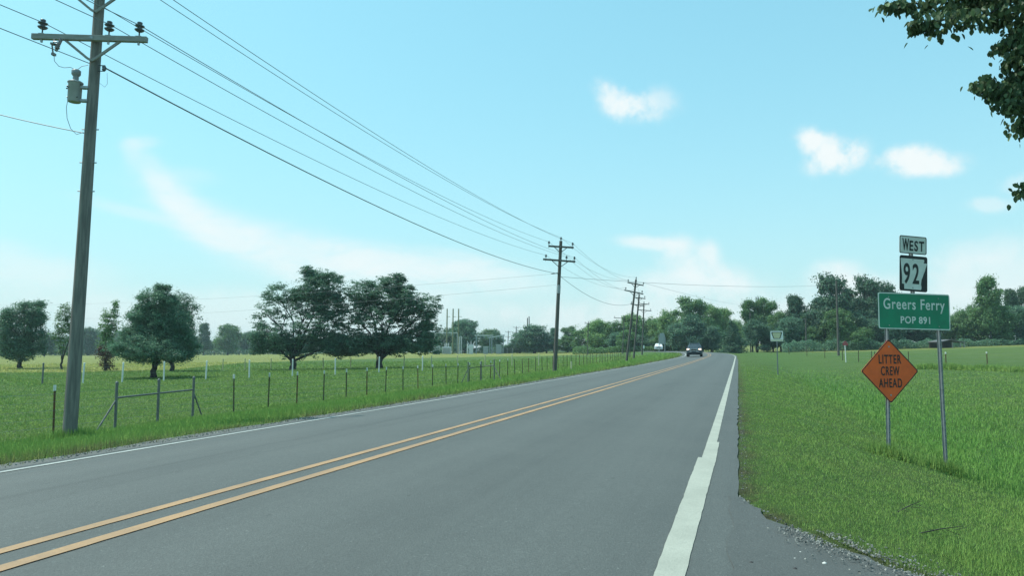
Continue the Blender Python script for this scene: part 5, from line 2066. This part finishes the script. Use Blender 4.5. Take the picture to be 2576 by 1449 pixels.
small_sign('small red sign on a white post beside the bare right pole', 2128, 912, 863, 869, 13, 'sign_red', 'white_paint', 'sign_red')
small_sign('tiny pinkish sign on a pale post left of the bare right pole', 1995, 880, 862, 868, 8, 'sign_red', 'sign_cream')
small_sign('tiny white sign low beside the fifth utility pole', 1619, 888, 869, 877, 5, 'sign_white', 'post_steel')

# back of a sign seen beyond the left lane
pbk = stand(1666, 150.0)
yb = 150.0
kb = yb / FOCAL
bs = empty("sign_back", pbk, 0.05, 'grey back of a large road sign left of the oncoming vehicle', 'road sign')
zz = lambda v: float(at(1666, v, yb)[2] - pbk[2])
for x in (-8 * kb, 6.5 * kb):
    b = MB().tube([(x, -0.06, -0.3), (x, -0.06, zz(843))], 0.07, 8)
    b.build("sign_post", M['galvanised'], bs)
panel([(x, z + (zz(866) + zz(848)) / 2) for x, z in rounded(17.5 * kb, zz(848) - zz(866), 0.08)], 0.0, 0.01).build("lower_panel", M['sign_back'], bs)
panel([(x + 0.1 * kb, z + (zz(848) + zz(838)) / 2) for x, z in rounded(11.5 * kb, zz(838) - zz(848) - 0.03, 0.08)], 0.004, 0.01).build("upper_panel", M['sign_back'], bs)


# ---------------------------------------------------------------- vehicles
M['suv_paint'] = surf('suv_paint', (0.034, 0.056, 0.072), (0.040, 0.064, 0.080), 3, 0.4, 0.0, spec=0.25)
M['glass_dark'] = surf('glass_dark', (0.060, 0.10, 0.105), (0.075, 0.115, 0.115), 3, 0.3, spec=0.12)
M['chrome'] = surf('chrome', (0.62, 0.65, 0.66), None, 6, 0.22, 0.9)
M['tyre'] = surf('tyre', (0.012, 0.012, 0.013), None, 10, 0.85)
M['black_trim'] = surf('black_trim', (0.015, 0.016, 0.018), None, 10, 0.6)
M['headlamp_lit'] = surf('headlamp_lit', (0.9, 0.8, 0.65), None, 5, 0.3, emit=(1.0, 0.74, 0.55, 2.2))
M['lamp_clear'] = surf('lamp_clear', (0.6, 0.62, 0.62), None, 5, 0.25)
M['amber'] = surf('amber', (0.7, 0.25, 0.05), None, 5, 0.3)
M['truck_white'] = surf('truck_white', (0.72, 0.75, 0.76), (0.68, 0.71, 0.72), 3, 0.3)


def rr_section(y, w, z0, z1, r=0.08, tw=None):
    """a rounded cross-section across the vehicle at y; tw narrows the top"""
    tw = tw if tw is not None else w
    pts = [(-w / 2 + r, z0), (w / 2 - r, z0), (w / 2, z0 + r), (w / 2, (z0 + z1) / 2), (tw / 2, z1 - r), (tw / 2 - r, z1), (-tw / 2 + r, z1), (-tw / 2, z1 - r), (-w / 2, (z0 + z1) / 2), (-w / 2, z0 + r)]
    return [(x, y, z) for x, z in pts]


def wheel(parent, x, y, r, w):
    b = MB()
    prof = [(r * 0.62, -w / 2), (r * 0.93, -w / 2), (r, -w * 0.35), (r, w * 0.35), (r * 0.93, w / 2), (r * 0.62, w / 2)]
    b.lathe(prof, 22)
    b.v = [(p[2], p[1], p[0]) for p in b.v]
    t = b.build("wheel", M['tyre'], parent, loc=(x, y, r))
    h = MB().lathe([(r * 0.60, -w * 0.44), (r * 0.58, -w * 0.30), (r * 0.2, -w * 0.42), (0.02, -w * 0.44)], 16)
    h.lathe([(r * 0.60, w * 0.44), (r * 0.58, w * 0.30), (r * 0.2, w * 0.42), (0.02, w * 0.44)], 16)
    h.v = [(p[2], p[1], p[0]) for p in h.v]
    h.build("rim", M['chrome'], t)
    return t


def quad_panel(a, b, c, d, t=0.012):
    """a thin glass pane with corners a b c d, thickness inward"""
    P = [Vector(q) for q in (a, b, c, d)]
    n = (P[1] - P[0]).cross(P[3] - P[0]).normalized() * t
    return MB().add(P + [q - n for q in P], [(0, 1, 2, 3), (7, 6, 5, 4), (0, 4, 5, 1), (1, 5, 6, 2), (2, 6, 7, 3), (3, 7, 4, 0)])


def build_suv():
    s = 98.0
    x, y = road_xy(-5.35, s)
    z = float(road_z(-5.35, s))
    r = empty("dark_suv", (float(x), float(y), z), -TH + 0.02, 'dark oncoming sport utility vehicle with headlights lit', 'car')
    b = MB()
    b.loft([rr_section(-2.34, 1.60, 0.40, 0.86, 0.10), rr_section(-2.25, 1.78, 0.30, 0.98, 0.12), rr_section(-2.0, 1.88, 0.26, 1.03, 0.10, 1.76), rr_section(-1.05, 1.90, 0.26, 1.12, 0.08, 1.78),
            rr_section(0.4, 1.90, 0.26, 1.14, 0.08, 1.80), rr_section(2.1, 1.88, 0.28, 1.14, 0.08, 1.78), rr_section(2.38, 1.74, 0.40, 1.08, 0.12, 1.66)], smooth=False)
    b.build("body", M['suv_paint'], r, bevel=0.02)
    c = MB()
    c.loft([rr_section(-1.02, 1.66, 1.06, 1.14, 0.02, 1.62), rr_section(-0.35, 1.62, 1.08, 1.66, 0.06, 1.22), rr_section(-0.1, 1.62, 1.08, 1.74, 0.07, 1.20), rr_section(1.9, 1.62, 1.08, 1.72, 0.07, 1.20), rr_section(2.28, 1.60, 1.08, 1.20, 0.04, 1.5)])
    c.build("cabin", M['suv_paint'], r)
    quad_panel((-0.74, -1.00, 1.135), (0.74, -1.00, 1.135), (0.56, -0.33, 1.665), (-0.56, -0.33, 1.665)).build("windshield", M['glass_dark'], r)
    for sg in (-1, 1):
        pts = [(sg * 0.825, -0.45, 1.18), (sg * 0.825, 1.75, 1.18), (sg * 0.635, 1.6, 1.60), (sg * 0.635, -0.05, 1.62)]
        quad_panel(*(pts if sg < 0 else pts[::-1])).build("side_window", M['glass_dark'], r)
        m = MB().box((sg * 1.02, -0.62, 1.20), (0.20, 0.10, 0.15))
        m.box((sg * 0.90, -0.60, 1.16), (0.10, 0.05, 0.05))
        m.build("mirror", M['suv_paint'], r, bevel=0.02)
        m = MB().tube([(sg * 0.60, -0.1, 1.76), (sg * 0.62, 0.0, 1.81), (sg * 0.62, 1.7, 1.80), (sg * 0.60, 1.8, 1.75)], 0.022, 6)
        m.build("roof_rail", M['chrome'], r)
        h = MB().loft([[(sg * 0.56 + a, -2.33 + abs(a) * 0.12, zz_) for a, zz_ in ((-0.17 * 1, 0.86), (0.17, 0.84), (0.19, 1.0), (-0.14, 0.99))], [(sg * 0.70 + a, -2.12, zz_) for a, zz_ in ((-0.17, 0.86), (0.17, 0.84), (0.17, 1.03), (-0.14, 1.02))]])
        h = MB().box((sg * 0.72, -2.27, 0.93), (0.30, 0.10, 0.19))
        h.build("headlight", M['headlamp_lit'], r, bevel=0.04)
        f = MB().box((sg * 0.48, -2.36, 0.66), (0.42, 0.05, 0.07))
        f.build("bumper_strip", M['chrome'], r, bevel=0.01)
    wheel(r, -0.82, -1.45, 0.37, 0.25)
    wheel(r, 0.82, -1.45, 0.37, 0.25)
    wheel(r, -0.82, 1.40, 0.37, 0.25)
    wheel(r, 0.82, 1.40, 0.37, 0.25)
    g = frame_ring([(-0.48, 1.02), (0.48, 1.02), (0.40, 0.76), (-0.40, 0.76)], [(-0.40, 0.975), (0.40, 0.975), (0.345, 0.81), (-0.345, 0.81)], -2.40, 0.08)
    gr = g.build("grille", M['chrome'], r)
    m = MB()
    for z in (0.84, 0.89, 0.94):
        m.box((0, -2.365, z), (0.72, 0.03, 0.02))
    m.box((0, -2.34, 0.89), (0.74, 0.03, 0.18))
    m.build("grille_bars", M['black_trim'], gr)
    m = MB().box((0, -2.33, 0.46), (1.50, 0.10, 0.22))
    m.build("bumper", M['black_trim'], r, bevel=0.03)
    m = MB().box((0, -0.32, 1.705), (1.05, 0.12, 0.03))
    m.build("roof_edge", M['galvanised'], r)
    return r


build_suv()


def build_pickup():
    s = S0 + RAD * 0.395
    X = -5.4
    # the place on the bend seen at the column of the truck
    best = min(np.arange(S0, S0 + RAD * 0.8, 0.25), key=lambda q: abs(float(road_xy(X, q)[0]) / float(road_xy(X, q)[1]) - (1659.5 - 1288) / FOCAL) + (0 if q > 180 else 9))
    x, y = road_xy(X, best)
    a = (best - S0) / RAD
    r = empty("white_pickup", (float(x), float(y), float(road_z(X, best))), -TH + a - 0.22, 'white pickup truck coming round the far bend', 'truck')
    W = M['truck_white']
    b = MB()
    b.loft([rr_section(-2.75, 1.80, 0.55, 1.08, 0.08), rr_section(-2.6, 1.96, 0.45, 1.18, 0.08), rr_section(-1.3, 2.0, 0.45, 1.26, 0.08, 1.9), rr_section(0.9, 2.0, 0.45, 1.28, 0.06, 1.92), rr_section(2.9, 2.0, 0.50, 1.25, 0.06, 1.94)])
    b.build("body", W, r, bevel=0.02)
    c = MB()
    c.loft([rr_section(-1.35, 1.75, 1.18, 1.26, 0.02, 1.7), rr_section(-0.55, 1.72, 1.18, 1.84, 0.06, 1.36), rr_section(0.75, 1.72, 1.18, 1.86, 0.06, 1.36), rr_section(0.95, 1.72, 1.18, 1.30, 0.03, 1.6)])
    c.build("cab", W, r)
    quad_panel((-0.80, -1.33, 1.27), (0.80, -1.33, 1.27), (0.62, -0.56, 1.80), (-0.62, -0.56, 1.80)).build("windshield", M['glass_dark'], r)
    for sg in (-1, 1):
        pts = [(sg * 0.875, -0.85, 1.30), (sg * 0.875, 0.75, 1.30), (sg * 0.70, 0.65, 1.76), (sg * 0.70, -0.45, 1.76)]
        quad_panel(*(pts if sg < 0 else pts[::-1])).build("side_window", M['glass_dark'], r)
        MB().box((sg * 1.08, -0.9, 1.34), (0.2, 0.1, 0.22)).build("mirror", M['black_trim'], r)
        MB().box((sg * 0.76, -2.70, 0.98), (0.34, 0.12, 0.18)).build("headlight", M['lamp_clear'], r)
    MB().box((0, -2.74, 0.95), (1.10, 0.08, 0.26)).build("grille", M['black_trim'], r)
    MB().box((0, -2.80, 0.60), (1.90, 0.16, 0.20)).build("bumper", M['chrome'], r)
    m = MB().box((0, 1.95, 1.275), (1.6, 1.7, 0.03))
    m.build("bed_liner", M['black_trim'], r)
    for xx in (-0.86, 0.86):
        for yy in (-1.75, 1.85):
            wheel(r, xx, yy, 0.40, 0.26)
    return r


build_pickup()

# ---------------------------------------------------------------- substation at the far side of the hay field
SY = 236.0
sk = SY / FOCAL


def sub(u, dy=0.0):
    return stand(u, SY + dy)


M['sub_steel'] = surf('sub_steel', (0.30, 0.34, 0.36), (0.24, 0.28, 0.30), 2, 0.6, 0.2)
M['sub_pale'] = surf('sub_pale', (0.58, 0.60, 0.60), (0.50, 0.52, 0.52), 2, 0.6)
p = sub(1098)
r = empty("equipment_cabinet", p, 0, 'grey box cabinet at the left end of the substation', 'cabinet')
MB().box((0, 0, 1.3), (17 * sk, 1.6, 2.6)).build("cabinet", M['tank_grey'], r)
MB().box((0, 0, 2.68), (18.5 * sk, 1.8, 0.16)).build("roof", M['sub_pale'], r)
p = sub(1124)
r = empty("power_transformer", p, 0, 'pale transformer with three bushings in the substation', 'transformer')
MB().box((0, 0, 1.2), (22 * sk, 1.8, 2.2)).build("tank", M['sub_pale'], r, bevel=0.05)
m = MB()
for i in range(6):
    m.box(((-8.5 + 3.2 * i) * sk, -1.05, 1.2), (0.16, 0.35, 1.7))
m.build("radiator", M['tank_grey'], r)
for i in range(3):
    MB().lathe([(0.16, 2.25), (0.10, 2.5), (0.18, 2.65), (0.10, 2.8), (0.18, 2.95), (0.10, 3.1), (0.14, 3.3), (0.05, 3.6)], 8, base=((-4.5 + 4.5 * i) * sk, 0, 0)).build("bushing", M['sub_pale'], r)
p = sub(1158)
r = empty("lattice_mast", p, 0, 'slim pale lattice mast in the middle of the substation', 'mast')
for sx_ in (-1, 1):
    for sy_ in (-1, 1):
        MB().bar((sx_ * 0.42, sy_ * 0.42, 0), (sx_ * 0.36, sy_ * 0.36, 5.6), 0.12, 0.12).build("leg", M['sub_pale'], r)
m = MB()
for i in range(9):
    for sy_ in (-1, 1):
        m.bar((-0.4, sy_ * 0.4, i * 0.62), (0.4, sy_ * 0.4, i * 0.62 + 0.62), 0.06, 0.06)
        m.bar((-0.4, sy_ * 0.4, i * 0.62 + 0.62), (0.4, sy_ * 0.4, i * 0.62 + 0.62), 0.06, 0.06)
m.build("lattice", M['sub_pale'], r)
p = sub(1176)
r = empty("recloser", p, 0, 'bright white slim recloser beside the substation breaker', 'recloser')
MB().lathe([(0.20, 0), (0.22, 0.2), (0.22, 2.1), (0.14, 2.3), (0.24, 2.6), (0.14, 2.8), (0.24, 3.0), (0.08, 3.3)], 12).build("body", M['white_paint'], r)
p = sub(1185)
r = empty("circuit_breaker", p, 0, 'pale breaker with splayed bushings in the substation', 'breaker')
MB().loft([[(-0.75, -0.5, 0), (0.75, -0.5, 0), (0.75, 0.5, 0), (-0.75, 0.5, 0)], [(-0.6, -0.5, 1.3), (0.6, -0.5, 1.3), (0.6, 0.5, 1.3), (-0.6, 0.5, 1.3)], [(-0.95, -0.5, 2.3), (0.95, -0.5, 2.3), (0.95, 0.5, 2.3), (-0.95, 0.5, 2.3)], [(-0.6, -0.4, 2.9), (0.6, -0.4, 2.9), (0.6, 0.4, 2.9), (-0.6, 0.4, 2.9)]]).build("tank", M['sub_pale'], r)
for a_ in (-0.55, 0.0, 0.55):
    MB().tube([(a_, 0, 2.8), (a_ * 2.4, 0, 4.1)], [0.16, 0.10], 8).build("bushing", M['sub_pale'], r)


def gantry(label, u0, u1, v0, v1, dy):
    pa_, pb_ = sub(u0, dy), sub(u1, dy)
    r = empty("steel_gantry", pa_, 0, label, 'gantry')
    ha = float(at(u0, v0, SY + dy)[2] - pa_[2])
    hb = float(at(u1, v1, SY + dy)[2] - pa_[2])
    L = float(pb_[0] - pa_[0])
    for x, h in ((0, ha), (L, hb)):
        MB().bar((x, 0, 0), (x, 0, h), 0.32, 0.32).build("column", M['sub_steel'], r)
    MB().bar((-0.6, 0, ha), (L + 0.5, 0, hb), 0.30, 0.30).build("beam", M['sub_pale'], r)
    m = MB()
    for i in range(1, 4):
        x = L * i / 4
        m.lathe([(0.10, -0.9), (0.16, -0.7), (0.10, -0.5), (0.16, -0.3), (0.08, 0.0)], 8, base=(x, 0, ha + (hb - ha) * i / 4))
    m.build("insulator_string", M['sub_steel'], r)
    return r


gantry('straight substation gantry with a pale beam', 1198, 1237, 844, 844, 0)
gantry('sloping substation gantry at the right end', 1232, 1266, 850, 843, 6)
gantry('faint long substation gantry behind the pale transformer', 1090, 1150, 836, 838, 10)
for u, w, h, lb in ((1222, 12, 2.2, 'low grey switch box under the substation gantry'), (1255, 14, 2.8, 'grey switch box at the right end of the substation')):
    p = sub(u, -2)
    r = empty("switch_box", p, 0, lb, 'switch box')
    MB().box((0, 0, h / 2), (w * sk, 1.2, h)).build("box", M['sub_steel'], r, bevel=0.05)
    MB().box((0, 0, h + 0.06), (w * sk * 1.08, 1.35, 0.12)).build("lid", M['sub_pale'], r)

# ---------------------------------------------------------------- open shed in the right field
yd = 142.0
ps = stand(2385, yd)
kd = yd / FOCAL
sh_ = empty("open_shed", ps, 0.10, 'low open shed with shallow roof behind the green sign post', 'shed')
M['shed_roof'] = surf('shed_roof', (0.16, 0.15, 0.15), (0.11, 0.10, 0.10), 3, 0.6, 0.2)
M['shed_wood'] = surf('shed_wood', (0.07, 0.05, 0.045), (0.05, 0.04, 0.035), 3, 0.9)
wL = 66 * kd
hR = float(at(2385, 856, yd)[2] - ps[2])
hE = float(at(2385, 861, yd)[2] - ps[2])
hR, hE = max(hR, 1.6), max(hE, 1.2)
m = MB()
m.loft([[(-wL / 2, yy, hE), (-wL * 0.12, yy, hR), (wL / 2, yy, hE - 0.05), (wL / 2, yy, hE - 0.20), (-wL * 0.12, yy, hR - 0.15), (-wL / 2, yy, hE - 0.15)] for yy in (-1.6, 2.2)])
m.build("roof", M['shed_roof'], sh_)
MB().box((0, 2.0, hE * 0.5), (wL * 0.94, 0.12, hE)).build("back_wall", M['shed_wood'], sh_)
for xf in (-0.46, -0.02, 0.30, 0.46):
    MB().box((xf * wL, -1.4, hE * 0.5 - 0.1), (0.16, 0.16, hE)).build("shed_post", M['arm_wood'], sh_)

# ---------------------------------------------------------------- fallen twigs on the bank
for u, v, y, L, a, lb in ((2290, 1290, 7.0, 0.42, 0.30, 'dark dead twig lying in the grass below the orange sign'),
                          (2370, 1352, 5.6, 0.30, -0.06, 'dark dead twig lying nearer the gravel edge')):
    p = on_ground(u, v)
    b = MB()
    d = Vector((math.cos(a), math.sin(a) * 2, 0)).normalized()
    b.tube([-d * L * 0.5 + Vector((0, 0, 0.02)), Vector((0, 0.02, 0.05)), d * L * 0.5 + Vector((0, 0, 0.08))], [0.005, 0.004, 0.0015], 5)
    for t in (-0.3, -0.1, 0.1, 0.3):
        s0 = d * L * t + Vector((0, 0, 0.05))
        b.tube([s0, s0 + Vector((random.uniform(0, 0.12), random.uniform(-0.08, 0.08), random.uniform(-0.04, 0.05)))], [0.0025, 0.0015], 4)
    tag(b.build("twig", M['bark'], loc=p), lb, 'twig')

# ---------------------------------------------------------------- summer haze
hm = bpy.data.materials.new("haze")
hm.use_nodes = True
hm.node_tree.nodes.clear()
hk = NT(hm.node_tree)
ho = hk.n('ShaderNodeOutputMaterial')
hv = hk.n('ShaderNodeVolumePrincipled')
hv.inputs['Color'].default_value = (0.72, 0.93, 1.0, 1)
hv.inputs['Density'].default_value = HAZE
hv.inputs['Anisotropy'].default_value = 0.2
hk.link(hv.outputs[0], ho.inputs['Volume'])
hz_ = MB().box((0, 0, 8.0), (1860, 1860, 26.0)).build("haze", hm)
tag(hz_, kind='stuff')
